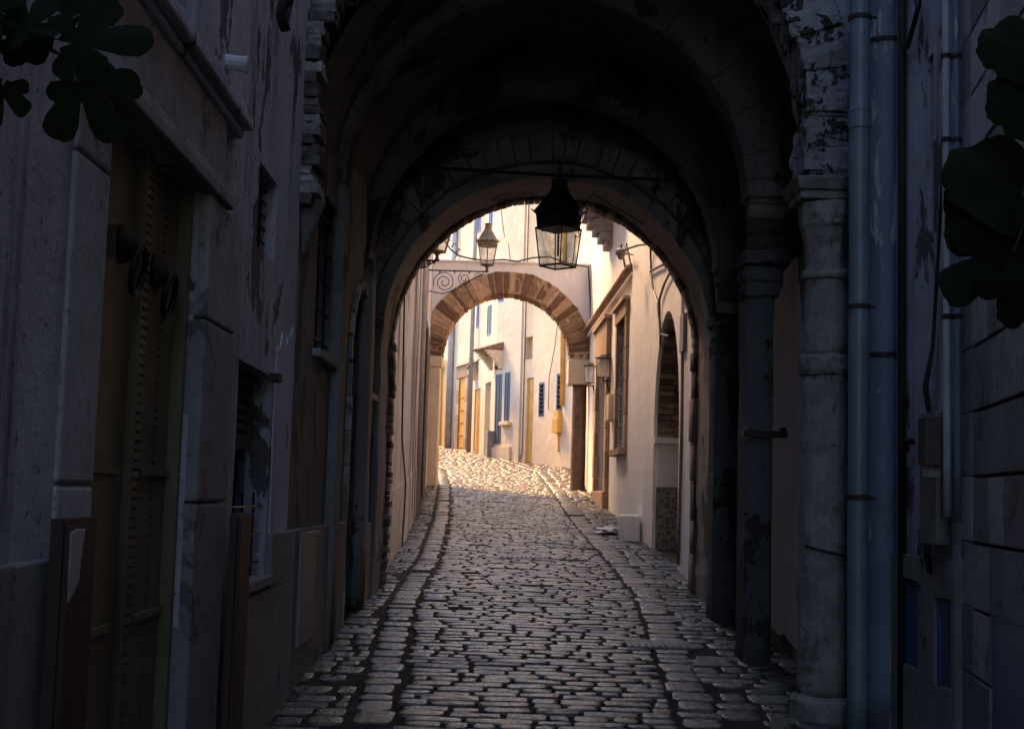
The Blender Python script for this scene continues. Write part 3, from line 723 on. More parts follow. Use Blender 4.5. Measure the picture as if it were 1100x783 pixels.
# vault
mb = MB(); cv, Rv, zv = .37, 1.64, 3.65; na, ny = 40, 46; vs = []; fs = []
for j in range(ny + 1):
    y = 8.04 + (11.95 - 8.04) * j / ny
    for k in range(na + 1):
        t = math.pi * k / na; dd = noise.fractal(Vector((math.cos(t) * 2, y * 1.5, math.sin(t) * 2)), 1, 2, 4) * .035
        vs.append((cv + (Rv + dd) * math.cos(t), y, zv + (Rv + dd) * 1.0 * math.sin(t)))
for j in range(ny):
    for k in range(na): q = j * (na + 1) + k; fs.append((q, q + 1, q + na + 2, q + na + 1))
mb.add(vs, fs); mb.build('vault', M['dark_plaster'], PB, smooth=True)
mb = MB(); mb.box((.6, 10.3, 10.2), (5.2, 5.2, .5)); mb.box((-1.75, 10.3, 7.9), (.35, 5.0, 4.3)); mb.box((2.95, 10.3, 7.9), (.35, 5.0, 4.3)); mb.box((.6, 10.3, 5.75), (4.4, 4.6, .3)); mb.build('unseen_light_block', M['wall_near'], PB)  # unseen boxes over the vault, added to block light from above
# end arch
FE = Fac((-2.0, 11.90), (3.2, 11.90), (0, 0)); ce, Re, ze = .30, 1.455, 2.99
ue_ = lambda x: x + 2.0
ea = [(ue_(ce + Re), 0)] + [(ue_(ce + Re * math.cos(math.pi * k / 30)), ze + Re * 1.0 * math.sin(math.pi * k / 30)) for k in range(31)] + [(ue_(ce - Re), 0)]
ol = jit(ea, .07, .018, 14)[:-1]
ol = [p_ for p_ in ol if p_[1] > 0]
mb = MB(); mb.panel(FE, [(ue_(ce + Re), -.1)] + ol + [(ue_(ce - Re), -.1), (0, -.1), (0, 10.4), (5.2, 10.4), (5.2, -.1)], [], -.98, 0)
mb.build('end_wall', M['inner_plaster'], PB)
# raised outer ring at the near face (shallow second order of the arch)
mb = MB(); voussoirs(mb, ce, ze + .02, Re + .10, .26, 11.80, 11.91, 34, .015, .008, seed=31); rb = mb.build('arch_ring', M['inner_plaster'], PB); rough(rb, 2, .02, .08)
# small bricks lining the far edge: the ragged bright outline
mb = MB(); voussoirs(mb, ce, ze, Re - .020, .12, 12.70, 12.96, 74, .007, .004, seed=33, jy=.03)
blocks(mb, ce - Re - .1, ce - Re + .035, 12.66, 12.96, gz(12.8), ze, .058, 34, .014, 1, .008)
blocks(mb, ce + Re - .030, ce + Re + .1, 12.66, 12.96, gz(12.8), ze, .34, 35, .012, -1, .004)
rb = mb.build('brick_edge', M['brick_dark'], PB); rough(rb, 1, .015, .05)
# tie rod with lantern
p0, p1 = atY(398, 176, 11.55), atY(787, 197, 11.55)
mb = MB(); mb.tube([p0 - Vector((.1, 0, 0)), p0.lerp(p1, .5) + Vector((0, 0, -.015)), p1 + Vector((.08, 0, 0))], .015, 8)
mb.tube([p0.lerp(p1, .03) + Vector((0, 0, .05)), p0.lerp(p1, .03) - Vector((0, 0, .05))], .02, 8)
tag(mb.build('tie_rod', M['iron']), 'black iron tie rod running across under the vault, carrying the big lantern', 'rod')

# ------------------------------------------------------------------ lanterns
def lantern(root, c, H, W, rot, metal, glass, sides=4, bot=.72, chimney=True, hang=True, roofh=.9, dome=False):
    """c = centre of the glass top rim; H glass height; W rim width"""
    ph = rot; r = W / 2 * (1.414 if sides == 4 else 1.1); rb_ = r * bot
    V = lambda rad, k, z: c + Vector((rad * math.cos(ph + 2 * math.pi * k / sides), rad * math.sin(ph + 2 * math.pi * k / sides), z))
    mb = MB()
    for k in range(sides):
        mb.tube([V(r, k, 0), V(rb_, k, -H)], W * .022, 5); mb.tube([V(r, k, 0), V(r, k + 1, 0)], W * .028, 5); mb.tube([V(rb_, k, -H), V(rb_, k + 1, -H)], W * .03, 5)
    f = mb.build('frame', metal, root)
    for k in range(sides):
        mb = MB(); s_ = .985
        P = [V(r * s_, k, -.004), V(r * s_, k + 1, -.004), V(rb_ * s_, k + 1, -H + .004), V(rb_ * s_, k, -H + .004)]
        inn = (c - (P[0] + P[1]) / 2); inn.z = 0; inn.normalize()
        mb.hexa(P + [q + inn * .004 for q in P]); mb.build('pane', glass, root)
    n = 8 if sides != 6 else 12
    roof = MB(); rr = r * 1.0
    prof = [(rr * .93, -.01 * H), (rr * .98, .02 * H), (rr * .98, .20 * H), (rr * 1.12, .24 * H), (rr * 1.10, .30 * H), (rr * .92, .42 * H), (rr * .66, .70 * H), (rr * .45, .92 * H), (rr * .36, 1.0 * H), (rr * .36, 1.12 * H), (rr * .30, 1.18 * H), (rr * .30, 1.32 * H), (rr * .38, 1.36 * H), (rr * .2, 1.42 * H)]
    if dome: prof = [(rr * a, b * H) for a, b in ((.90, -.01), (.94, .03), (1.0, .36), (1.13, .44), (1.06, .49), (.94, .58), (.74, .74), (.52, .92), (.36, 1.08), (.33, 1.26), (.38, 1.30), (.2, 1.34))]
    prof = [(a, b * roofh) for a, b in prof]
    roof.lathe(prof, c, n, phase=ph)
    for k in range(n):
        a = ph + 2 * math.pi * k / n; q = c + Vector((rr * 1.1 * math.cos(a), rr * 1.1 * math.sin(a), (.44 if dome else .30) * H * roofh))
        roof.tube([q, q + Vector((math.cos(a) * .03, math.sin(a) * .03, .035)) * (W / .4)], [W * .03, W * .008], 5)
    roof.build('roof', metal, root)
    return f
L0 = atY(600, 246, 11.55)
T = thing('lantern', 'large dark iron lantern with dusty glass hanging from the tie rod under the passage', 'lantern', L0)
lantern(T, L0, .33, .285, R(-84), M['iron'], M['frosted'], 4, .78, roofh=1.0, dome=True)
mb = MB(); mb.tube([L0 + Vector((0, 0, -.24)), L0 + Vector((0, 0, .05))], .011, 6); mb.build('lamp_holder', M['iron'], T)
mb = MB(); mb.tube([L0 + Vector((0, 0, .45)), L0 + Vector((0, 0, .62))], .012, 6); mb.build('hook', M['iron'], T)
mb = MB(); b = [atY(x, y, 11.5) for x, y in ((622, 243), (628, 235), (631, 226), (627, 219), (622, 226), (618, 240), (623, 254), (618, 255))]
mb.tube(b, .005, 5); mb.tube([atY(x, y, 11.6) for x, y in ((618, 252), (617, 268), (615, 284))], .004, 5)
mb.tube([atY(x, y, 11.7) for x, y in ((622, 232), (636, 208), (690, 240), (703, 210), (712, 150), (720, 80), (735, 0), (738, -60))], .006, 5)
tag(mb.build('cable', M['cable']), 'loose black cable looping beside the big hanging lantern up to the vault', 'cable')

def scroll(c, r0, turns, ax, az, n=28, start=0, sgn=1):
    return [c + ax * (r0 * (1 - .82 * k / n) * math.cos(start + sgn * turns * 2 * math.pi * k / n)) + az * (r0 * (1 - .82 * k / n) * math.sin(start + sgn * turns * 2 * math.pi * k / n)) for k in range(n + 1)]
def bracket_lamp(Yb, tip, wall, label, topz=None, H=None):
    """lamp standing on the end of a scrolled bracket"""
    c = tip
    T = thing('street_lamp', label, 'street lamp', wall)
    ax = (Vector((tip.x, tip.y, 0)) - Vector((wall.x, wall.y, 0))); Lb = ax.length; ax.normalize(); az = Vector((0, 0, 1))
    s = Lb
    mb = MB(); w0 = Vector((wall.x, wall.y, tip.z))
    mb.tube([w0, tip + ax * .03], .013, 6)
    mb.tube([w0 + az * .10, w0 - az * .42 * s], .014, 6)
    mb.tube(scroll(w0 + ax * .28 * s - az * .20 * s, .19 * s, 2.2, ax, az, 34, R(200), -1), .008, 5)
    mb.tube(scroll(w0 + ax * .62 * s - az * .13 * s, .11 * s, 1.8, ax, az, 26, R(120), 1), .008, 5)
    mb.tube(scroll(w0 + ax * .86 * s - az * .10 * s, .08 * s, 1.6, ax, az, 22, R(200), -1), .007, 5)
    mb.tube([w0 - az * .36 * s + ax * .02, w0 - az * .40 * s + ax * .25 * s, w0 - az * .32 * s + ax * .5 * s, w0 - az * .16 * s + ax * .72 * s, w0 - az * .03 * s + ax * .95 * s], .009, 5)
    for q in (.2, .45, .7): mb.tube([w0 + ax * q * s, w0 + ax * q * s - az * .05 * s], .012, 5)
    mb.build('bracket', M['iron'], T)
    H = H or .34; W = .28
    cc = tip + Vector((0, 0, .12 + H))
    lantern(T, cc, H, W * 1.2, R(30), M['lamp_metal'], M['clear'], 6, .66, roofh=.85)
    mb = MB(); mb.lathe([(.02, 0), (.035, .02), (.02, .05), (.03, .08), (.085, .11), (.09, .13)], tip, 8); mb.build('stem', M['lamp_metal'], T)
    return T
tip = atY(523, 292, 23.5); bracket_lamp(23.5, tip, Vector((-1.52, 23.5, tip.z)), 'green-topped glass street lamp on a scrolled iron bracket, in front of the stone arch')
tip = atY(467, 280, 17.8) ; tip.x = -1.04
# second, nearer bracket lamp seen against the wall
T = bracket_lamp(17.8, tip, Vector((-1.31, 17.8, tip.z)), 'small street lamp on a short dark bracket, half hidden by the passage arch edge', H=.22)

# ================================================================== MID LEFT WALL
ML = thing('peeling_house', 'pale house wall with long peeled stripes beyond the passage on the left', 'house', (-1.4, 20, gz(20)))
pts = [(-1.22, 12.96), (-1.27, 17), (-1.45, 22), (-1.66, 27.15)]
mb = MB(); md = MB()
for i, (a, b) in enumerate(zip(pts, pts[1:])):
    F = Fac(a, b, (0, (a[1] + b[1]) / 2)); holes = []
    mb.panel(F, [(0, gz(a[1]) - .4), (F.L, gz(b[1]) - .4), (F.L, 10.4), (0, 10.4)], holes, -.32, 0); shell(mb, F, 0, F.L, 10.4)
    md.panel(F, [(0, gz(a[1]) - .4), (F.L, gz(b[1]) - .4), (F.L, gz(b[1]) + .75), (0, gz(a[1]) + .75)], [], -.02, .012)
mb.build('wall', M['mid_left'], ML); md.build('dado', M['mid_left'], ML)
FM = Fac(pts[1], pts[2], (0, 20))
rr_ = FM.rect(451, 330, 455, 545); mb = MB(); mb.fbox(FM, rr_[0], rr_[1], rr_[2], rr_[3], 0, .05); mb.fbox(FM, rr_[0] + .25, rr_[1] - .25, rr_[2] + .2, rr_[3] - .2, .05, .08); mb.build('shutter', M['wood'], ML)
mb = MB(); mb.tube([FM.pt(3.2, gz(19) + .1, .04), FM.pt(3.2, 9.0, .04)], .035, 8); tag(mb.build('drain_pipe', M['white_pipe'], smooth=True), 'thin pale drain pipe on the peeling left wall beyond the passage', 'pipe')
FN = Fac(pts[0], pts[1], (0, 15)); mb = MB()
mb.tube([FN.pt(*FN.hit(x, y), .02) for x, y in ((433, 300), (431, 400), (430, 470), (434, 520), (432, 560), (429, 600), (427, 612))], .010, 5)
tag(mb.build('cable', M['cable']), 'thin dark cable trailing down the peeling wall beside the brick edge', 'cable')

# ================================================================== SECOND ARCH
Y2 = 27.2; AR = thing('stone_arch', 'whitewashed arch with ochre stone ring spanning the street ahead', 'arch', (-.13, Y2, gz(Y2)))
c2 = atY(543.5, 384, Y2); R2 = 68.5 / FPX * Y2 * 1.0; th2 = 25.0 / FPX * Y2; cx2, zs2 = c2.x, c2.z; zt2 = atY(550, 283, Y2).z
FB = Fac((-2.4, Y2), (2.2, Y2), (0, 0)); ub = lambda x: x + 2.4
Ro = R2 + th2
arc = [(ub(cx2 + Ro * math.cos(math.pi * k / 30)), zs2 + Ro * math.sin(math.pi * k / 30)) for k in range(31)]
Xi, Xo = cx2 + R2, cx2 + Ro
mb = MB(); mb.panel(FB, [(ub(2.2), zt2), (ub(2.2), zs2)] + arc + [(ub(-2.4), zs2), (ub(-2.4), zt2)], [], -.62, 0); 
mb.fbox(FB, ub(-2.4), ub(2.2), zt2, zt2 + .03, -.66, .035)
mb.build('spandrel_wall', M['arch_wall'], AR)
mb = MB(); voussoirs(mb, cx2, zs2, R2, th2, Y2 - .03, Y2 + .62, 31, .016, .020, seed=41, jy=.012); vo_ = mb.build('voussoirs', M['voussoir'], AR, bevel=.012); rough(vo_, 3, .045, .12)
mb = MB(); voussoirs(mb, cx2, zs2, R2 + .02, th2 - .03, Y2 - .018, Y2 + .60, 30, 0, 0, seed=42, jy=0); mb.build('mortar', M['ochre_stone'], AR)
zc1 = atY(621, 413, Y2).z; zg = gz(Y2)
mb = MB(); mb.box(((Xi + Xo) / 2 - .02, Y2 + .29, (zs2 + zc1) / 2), (Xo - Xi + .0, .64, zs2 - zc1 - .004)); mb.build('impost', M['far_wall'], AR, bevel=.03)
mb = MB(); sxx = [atY(614, 470, Y2).x, atY(630, 470, Y2).x]
mb.lathe([((sxx[1] - sxx[0]) / 2 * 1.04, zg - .1), ((sxx[1] - sxx[0]) / 2 * 1.04, zg + .06), ((sxx[1] - sxx[0]) / 2, zg + .1), ((sxx[1] - sxx[0]) / 2 * .97, zc1)], (sum(sxx) / 2, Y2 + .2, 0), 18)
sh = mb.build('column', M['pillar_brown'], AR, smooth=True); rough(sh, 3, .02, .1)
mb = MB(); xp = atY(470.5, 470, Y2).x
mb.box(((xp - 2.2) / 2, Y2 + .30, (zs2 - .1 + zg) / 2), (2.2 + xp, .6, zs2 - .1 - zg)); mb.box(((xp - 2.2) / 2 + .02, Y2 + .30, zs2 - .12), (2.2 + xp + .03, .66, .22))
mb.build('pier', M['far_wall'], AR, bevel=.02); mb = MB()
mb.box(((Xo - .05 + 2.0) / 2, Y2 + .34, (zs2 + zg) / 2 - .1), (2.0 - Xo + .05, .5, zs2 - zg + .3))
mb.build('pier', M['far_wall'], AR, bevel=.02)
for (x, y) in ((629, 309), (629, 334), (628, 356)):
    pass
# cable along the arch top
mb = MB(); mb.tube([atY(x, y, Y2 - .12) for x, y in ((474, 246), (477, 258), (484, 268), (493, 275), (506, 278), (523, 280), (541, 279), (556, 281), (572, 277), (590, 276), (610, 283), (632, 287), (634, 320), (635, 350), (640, 372))], .017, 6)
for (x, y) in ((480, 262), (485, 266), (490, 272)):
    q = atY(x, y, Y2 - .14); mb.tube([q, q + Vector((.05, 0, .09)), q + Vector((.09, 0, .06))], .014, 5)
tag(mb.build('cable', M['cable']), 'sagging black cable strung along the top of the stone arch', 'cable')
mb = MB(); q = atY(493, 277, Y2 + .1); mb.lathe([(.05, 0), (.07, .05), (.05, .1), (.02, .13)], (q.x, Y2 + .2, zt2 + .03), 10)
tag(mb.build('ornament_knob', M['arch_wall'], smooth=True), 'small white knob on top of the stone arch wall', 'knob')

# ================================================================== MID RIGHT HOUSES
XG = lambda y: 1.86 + (1.70 - 1.86) * (y - 12.9) / (18.9 - 12.9)
RA = thing('white_house', 'lilac white house with an arched brick doorway just beyond the passage on the right', 'house', (1.8, 15.5, gz(15.5)))
FG = Fac((1.86, 12.97), (XG(19.2), 19.2), (0, 15))
ad = FG.rect(702, 400, 729, 560); za = FG.hit(714, 357)[1]; ad = (ad[0], ad[1], gz(16) - .3, za + .22)
mb = MB(); mb.panel(FG, [(0, 0), (FG.L, .3), (FG.L, 9.6), (0, 9.6)], [archloop(*ad, 18, .35)], -.75, 0); shell(mb, FG, 0, FG.L, 9.6, 5, .75)
mb.build('wall', M['mid_right'], RA)
# lining on the far reveal of the doorway: brick, plaster, tile
uf = ad[1]; zA = FG.hit(705, 474)[1]; zB = FG.hit(705, 523)[1]
dW = MB(); rn = random.Random(17); z = zA + .06
while z < ad[3] - (ad[1] - ad[0]) / 2 * 1.35:
    h = .062; o_ = -.04
    while o_ > -.66: wv = rn.uniform(.16, .24); dW.fbox(FG, uf - .05 - rn.uniform(0, .012), uf + .02, z, z + h - .010, max(-.68, o_ - wv + .010), o_, rn.random()); o_ -= wv
    z += h
c_ = (ad[0] + ad[1]) / 2; ra = (ad[1] - ad[0]) / 2; zsp = ad[3] - ra * 1.35
nb = 22
for k in range(nb):
    t0, t1 = R(75) * k / nb + .006, R(75) * (k + 1) / nb - .004
    Pq = lambda s_, t, o_: FG.pt(c_ + ra * s_ * math.cos(t), zsp + ra * 1.35 * s_ * math.sin(t), o_)
    o_ = -.04
    while o_ > -.64:
        wv = rn.uniform(.16, .24); e_ = max(-.68, o_ - wv + .010); f_ = .93 - rn.uniform(0, .012)
        dW.hexa([Pq(f_, t0, o_), Pq(1.02, t0, o_), Pq(1.02, t1, o_), Pq(f_, t1, o_), Pq(f_, t0, e_), Pq(1.02, t0, e_), Pq(1.02, t1, e_), Pq(f_, t1, e_)], rn.random()); o_ -= wv
dd_ = dW.build('brick_reveal', M['brick_mid'], RA)
mb = MB(); mb.fbox(FG, uf - .11, uf + .02, zA - .02, zA + .055, -.66, .0); mb.fbox(FG, uf - .04, uf + .02, zB, zA - .02, -.66, -.05); mb.build('plaster_reveal', M['mid_right'], RA, bevel=.008)
mb = MB(); mb.fbox(FG, uf - .06, uf + .02, FG.g(uf) - .1, zB, -.66, -.04); mb.build('tile_panel', M['mosaic'], RA, bevel=.004)
mb = MB(); mb.fbox(FG, ad[0] - .02, ad[1] - .06, ad[2], ad[3], -.74, -.68); mb.build('door', M['wood'], RA)
mb = MB(); r_ = FG.rect(736, 322, 744, 640); mb.fbox(FG, r_[0] - .2, r_[1] + .1, gz(13), r_[3], .0, .03); mb.build('grey_panel', M['white_blue'], RA)
mb = MB(); q = FG.rect(737, 338, 741, 378); mb.fbox(FG, q[0], q[1], q[2], q[3], .03, .07); tag(mb.build('meter_box', M['grey_metal'], bevel=.006), 'small grey metal box high on the white wall at the passage edge', 'meter box')
mb = MB(); mb.tube([FG.pt(*FG.hit(738, 300), .05), FG.pt(*FG.hit(737, 420), .04), FG.pt(*FG.hit(736, 520), .05), FG.pt(*FG.hit(733, 607), .045)], .016, 8)
tag(mb.build('drain_pipe', M['pvc'], smooth=True), 'grey pipe down the white wall at the passage edge on the right', 'pipe')
# cables with loop on wall
mb = MB(); G = lambda x, y, o=.03: FG.pt(*FG.hit(x, y), o)
mb.tube([G(701, 262), G(702, 290), G(704, 312), G(709, 326), G(711, 345), G(712, 360), G(712, 372)], .014, 6)
mb.tube([G(724, 290), G(716, 306), G(711, 322), G(711, 340), G(713, 360)], .014, 6)
mb.tube([G(701, 292), G(708, 288), G(716, 284)], .016, 6); mb.tube([G(711, 358), G(716, 360), G(721, 361)], .014, 6)
mb.tube([G(712, 372, 0), G(713, 380, 0)], .01, 6)
tag(mb.build('cable', M['cable']), 'pair of black cables joining above the arched brick doorway', 'cable')
mb = MB(); mb.tube([G(676, 292, .05), G(676, 264, .12)], .016, 6); mb.tube([G(683, 292, .05), G(682, 262, .12)], .012, 6); mb.tube([G(672, 274, .1), G(684, 273, .1)], .012, 6)
mb.tube([G(676, 264, .12), G(679, 262, .14), G(682, 270, .1)], .010, 6)
tag(mb.build('cable_bracket', M['iron_rust']), 'rusty cable bracket standing at the end of the tiled ledge', 'bracket')
T = thing('flood_lamp', 'small grey flood lamp on an arm high on the white right wall', 'lamp', G(698, 262))
mb = MB(); q = G(691, 272, .30); mb.tube([G(705, 262), G(698, 264, .15), q + Vector((0, 0, .02))], .014, 6); mb.tube([G(684, 274, .05), q], .010, 6); mb.build('arm', M['iron'], T)
mb = MB(); mb.lathe([(.05, .05), (.075, .03), (.075, -.03), (.05, -.045)], q, 14); mb.lathe([(.05, -.046), (.04, -.08), (.015, -.10)], q, 12); mb.build('head', M['grey_metal'], T, smooth=True)
# stepped block, step, rubbish
q = ghit(677, 581)
mb = MB(); gzb = gz(q.y); a = atY(667, 575, q.y).x; b_ = atY(688, 575, q.y).x; zt = atY(677, 553, q.y).z
mb.hexa([Vector(p) for p in ((a + .01, q.y, gzb - .05), (b_, q.y, gzb - .05), (b_, q.y + .55, gzb - .05), (a + .01, q.y + .55, gzb - .05), (a, q.y + .01, zt), (b_, q.y + .01, zt), (b_, q.y + .55, zt), (a, q.y + .55, zt))])
o_ = mb.build('masonry_block', M['mid_right'], bevel=.03); tag(o_, 'whitewashed masonry block against the foot of the right wall', 'block')
mb = MB(); q = ghit(704, 579); mb.box((q.x + .07, q.y + .1, gz(q.y) + .12), (.24, .3, .34)); tag(mb.build('stone_step', M['dado'], bevel=.02), 'dark stone step at the arched brick doorway beside the white block', 'step')
q = ghit(658, 574); bm_pts = MB(); rn = random.Random(2)
bm = bmesh.new(); bmesh.ops.create_icosphere(bm, subdivisions=3, radius=1)
vs = [Vector((v.co.x * .20, v.co.y * .16, max(-.02, v.co.z * .07))) * (1 + .55 * noise.noise(v.co * 2.3)) + Vector((q.x, q.y, gz(q.y) + .045)) for v in bm.verts]
fs = [[v.index for v in f.verts] for f in bm.faces]; bm.free(); bm_pts.add(vs, fs)
tag(bm_pts.build('plastic_bag', M['bag']), 'crumpled pale plastic bag lying on the cobbles by the white block', 'bag')

RB = thing('ledged_house', 'cream house with tiled ledge and ochre stone door surrounds behind the white house', 'house', (1.65, 23, gz(23)))
FH = Fac((1.755, 19.22), (1.56, 27.15), (0, 23))
wr = FH.rect(664.5, 346, 673.5, 482); dr_ = FH.rect(643, 372, 653, 540)
dr_ = (dr_[0], dr_[1], FH.g(dr_[0]) + .1, dr_[3]); w2 = FH.rect(636.5, 400, 640, 500)
zl_ = FH.hit(655, 330)[1]
mb = MB(); mb.panel(FH, [(0, .6), (FH.L, 1), (FH.L, 9.4), (0, 9.4)], [rloop(wr), archloop(*dr_)], -.35, 0); shell(mb, FH, 0, FH.L, 9.4, 5, .35)
mb.build('wall', M['mid_right'], RB)
w = frame_mb(FH, wr, -.12, .05, .04).build('window', M['wood'], RB, label='tall window with ochre stone surround'); backing(FH, wr, -.14, w, 'pane'); bars(FH, wr, -.02, w, 3, 8, .008)
surround(FH, wr, .16, .05, w, M['ochre_stone'], 'frame', .22); sill(FH, wr, w, M['ochre_stone'], .12, .10, .16)
mb = MB(); mb.fbox(FH, dr_[0] - .02, dr_[1] + .02, dr_[2], dr_[3], -.24, -.20)
for k in range(4): mb.fbox(FH, dr_[0] + .06, dr_[1] - .06, dr_[2] + .2 + .65 * k, dr_[2] + .7 + .65 * k, -.20, -.18)
d_ = mb.build('door', M['wood'], RB, bevel=.004)
mb = MB(); rD = (dr_[0], dr_[1], dr_[2], dr_[3] - .3)
sf = surround(FH, rD, .28, .07, d_, M['ochre_stone'], 'surround', .62)
mb = MB(); mb.fbox(FH, dr_[0] - .3, dr_[1] + .3, FH.g(dr_[0]) - .2, FH.g(dr_[0]) + .28, -.3, .10); mb.build('step', M['ochre_stone'], d_, bevel=.02)
# ledge of round tiles
mb = MB(); mb.fbox(FH, .02, FH.L - .02, zl_ - .05, zl_, -.01, .06); mb.build('ledge', M['mid_right'], RB)
mb = MB(); u_ = .05; rn = random.Random(8)
while u_ < FH.L - .05:
    zj = zl_ + .02 + rn.uniform(-.008, .008); n = 8
    vs = []; 
    for (oo, zz) in ((-.02, zj + .05), (.15, zj)):
        for k in range(n + 1): t = math.pi * k / n; vs.append(FH.pt(u_ + .062 * math.cos(t), zz + .065 * math.sin(t), oo))
        for k in range(n + 1): t = math.pi * (n - k) / n; vs.append(FH.pt(u_ + .038 * math.cos(t), zz + .034 * math.sin(t), oo))
    m_ = 2 * (n + 1); fs = [tuple(range(m_)), tuple(range(m_, 2 * m_))[::-1]] + [(k, (k + 1) % m_, m_ + (k + 1) % m_, m_ + k) for k in range(m_)]
    mb.add(vs, fs, rn.random()); u_ += .185
mb.build('roof_tiles', M['tile_clay'], RB)
# corbelled overhang of the upper storey
def corb():
    a = FH.hit(652, 262, .0)[0]
    mb = MB(); ua = 3.6; ub_ = 4.2
    zc = FH.hit(650, 262, 0)[1]; o_ = [.50, .42, .32, .22, .12]
    for k, oo in enumerate(o_): mb.fbox(FH, ua, ub_, zc + .30 - .12 * (k + 1), zc + .30 - .12 * k, -.02, oo, .5)
    c_ = mb.build('corbel', M['jamb_stone'], RB, bevel=.02)
    mb = MB(); mb.fbox(FH, ua - 1.6, ub_ + .1, zc + .303, 9.3, .0, .55); mb.build('overhang', M['mid_right'], RB, bevel=.01)
corb()
# wall lanterns
def wall_lantern(px, py, Yd, wallx, label):
    c = atY(px, py, Yd)
    T = thing('wall_lantern', label, 'lantern', Vector((wallx, Yd, c.z - .15)), 'wall lanterns by the ochre doorway')
    H = .32; W = .19
    lantern(T, c + Vector((0, 0, H / 2)), H, W, R(20), M['iron'], M['clear'], 4, .8, roofh=.12)
    mb = MB(); b = c + Vector((0, 0, -H / 2 - .01)); mb.tube([b, b - Vector((0, 0, .05)), Vector((wallx, Yd, b.z - .05))], .014, 6); mb.tube([b - Vector((-.05, 0, .05)), Vector((wallx, Yd, b.z - .30))], .012, 6)
    mb.build('bracket', M['iron'], T)
wall_lantern(634.5, 402, 25.6, 1.60, 'small square wall lantern next to the stone column, farther of two')
wall_lantern(648, 395, 22.6, 1.67, 'small square wall lantern in front of the ochre door surround, nearer of two')
mb = MB(); r_ = FH.rect(656, 424, 659, 452, .02); mb.fbox(FH, r_[0], r_[1], r_[2], r_[3], 0, .10); tag(mb.build('wall_plaque', M['far_wall'], bevel=.01), 'small pale plaque box beside the ochre doorway', 'plaque')

# ================================================================== FAR HOUSES
def far_house(name, label, pA, pB, mat, ztop, holes=[], depth=.3):
    F = Fac(pA, pB, (-6, 38)); T = thing(name, label, 'house', (F.pt(F.L / 2, F.g(F.L / 2))))
    return F, T
A = ghit(613, 503); B = ghit(559, 495.5); C = ghit(530, 491.5); Dp = ghit(503, 484.5); E = ghit(470, 479)
A, B, C, Dp, E = [(p.x, p.y) for p in (A, B, C, Dp, E)]
print('FAR', A, B, C, Dp, E)
FARZ = 15.0
A0 = (1.62, 27.9)
F = FF1 = Fac(A, B, (-6, 38)); H = thing('cream_house', 'sunlit cream house with small blue grilled windows and a yellow meter box behind the arch', 'house', F.pt(0, F.g(0)))
d1 = F.rect(565, 406, 572.5, 490); d1 = (d1[0], d1[1], F.g(d1[0]) - .1, d1[3])
w1 = F.rect(579, 411, 584.5, 447); w2 = F.rect(598, 401, 604, 442); w3 = F.rect(564, 362, 572, 386)
mb = MB(); mb.panel(F, [(0, 1.5), (F.L, 1.5), (F.L, FARZ), (0, FARZ)], [rloop(q) for q in (d1, w1, w2, w3)], -.4, 0); shell(mb, F, 0, F.L, FARZ, 5, .4)
FS = Fac(A0, A, (-3, 32)); mb.panel(FS, [(0, 1.0), (FS.L, 1.5), (FS.L, FARZ), (0, FARZ)], [], -.4, 0); shell(mb, FS, 0, FS.L, FARZ, 5, .4)
mb.build('wall', M['far_wall'], H)
mb = MB(); mb.fbox(F, d1[0] - .02, d1[1] + .02, d1[2], d1[3], -.10, -.05); d_ = mb.build('door', M['yellow_pale'], H)
for q in (w1, w2):
    w = frame_mb(F, q, -.05, .06, .06).build('window', M['blue_dark'], H, label='narrow blue grilled window'); backing(F, q, -.08, w, 'pane', 'blue_dark'); bars(F, q, .0, w, 4, 8, .012)
w = frame_mb(F, w3, -.25, .05, .05).build('window', M['far_wall'], H); backing(F, w3, -.27, w, 'pane', 'wood')
mb = MB(); q = F.hit(605.5, 300); q2 = F.hit(605.5, 436); mb.tube([F.pt(q[0], 14, .06), F.pt(q2[0], q2[1], .06)], .06, 8); tag(mb.build('drain_pipe', M['yellow_pale'], smooth=True), 'yellow painted pipe running down the far cream house', 'pipe')
mb = MB(); q = F.rect(598, 441, 604, 465); mb.fbox(F, q[0], q[1], q[2], q[2] + (q[3] - q[2]) * .68, 0, .16); mb.fbox(F, q[0] + .04, q[1] - .04, q[2] + (q[3] - q[2]) * .68, q[3], 0, .12); mb.fbox(F, (q[0] + q[1]) / 2 - .03, (q[0] + q[1]) / 2 + .03, q[2] - .5, q[2], 0, .04)
tag(mb.build('meter_box', M['yellow_pale'], bevel=.01), 'yellow meter box on the far cream house below the blue window', 'meter box')
mb = MB(); q = F.rect(611, 440, 614, 480, .02); 
# drain at the corner
mb = MB(); q = F.hit(560.5, 480, .09); mb.tube([F.pt(q[0], 14.8, .09), F.pt(q[0], F.g(q[0]) + .25, .09), F.pt(q[0] - .12, F.g(q[0]) + .1, .2)], .035, 8)
tag(mb.build('drain_pipe', M['grey_metal'], smooth=True), 'dark drain pipe at the corner of the far cream house', 'pipe')

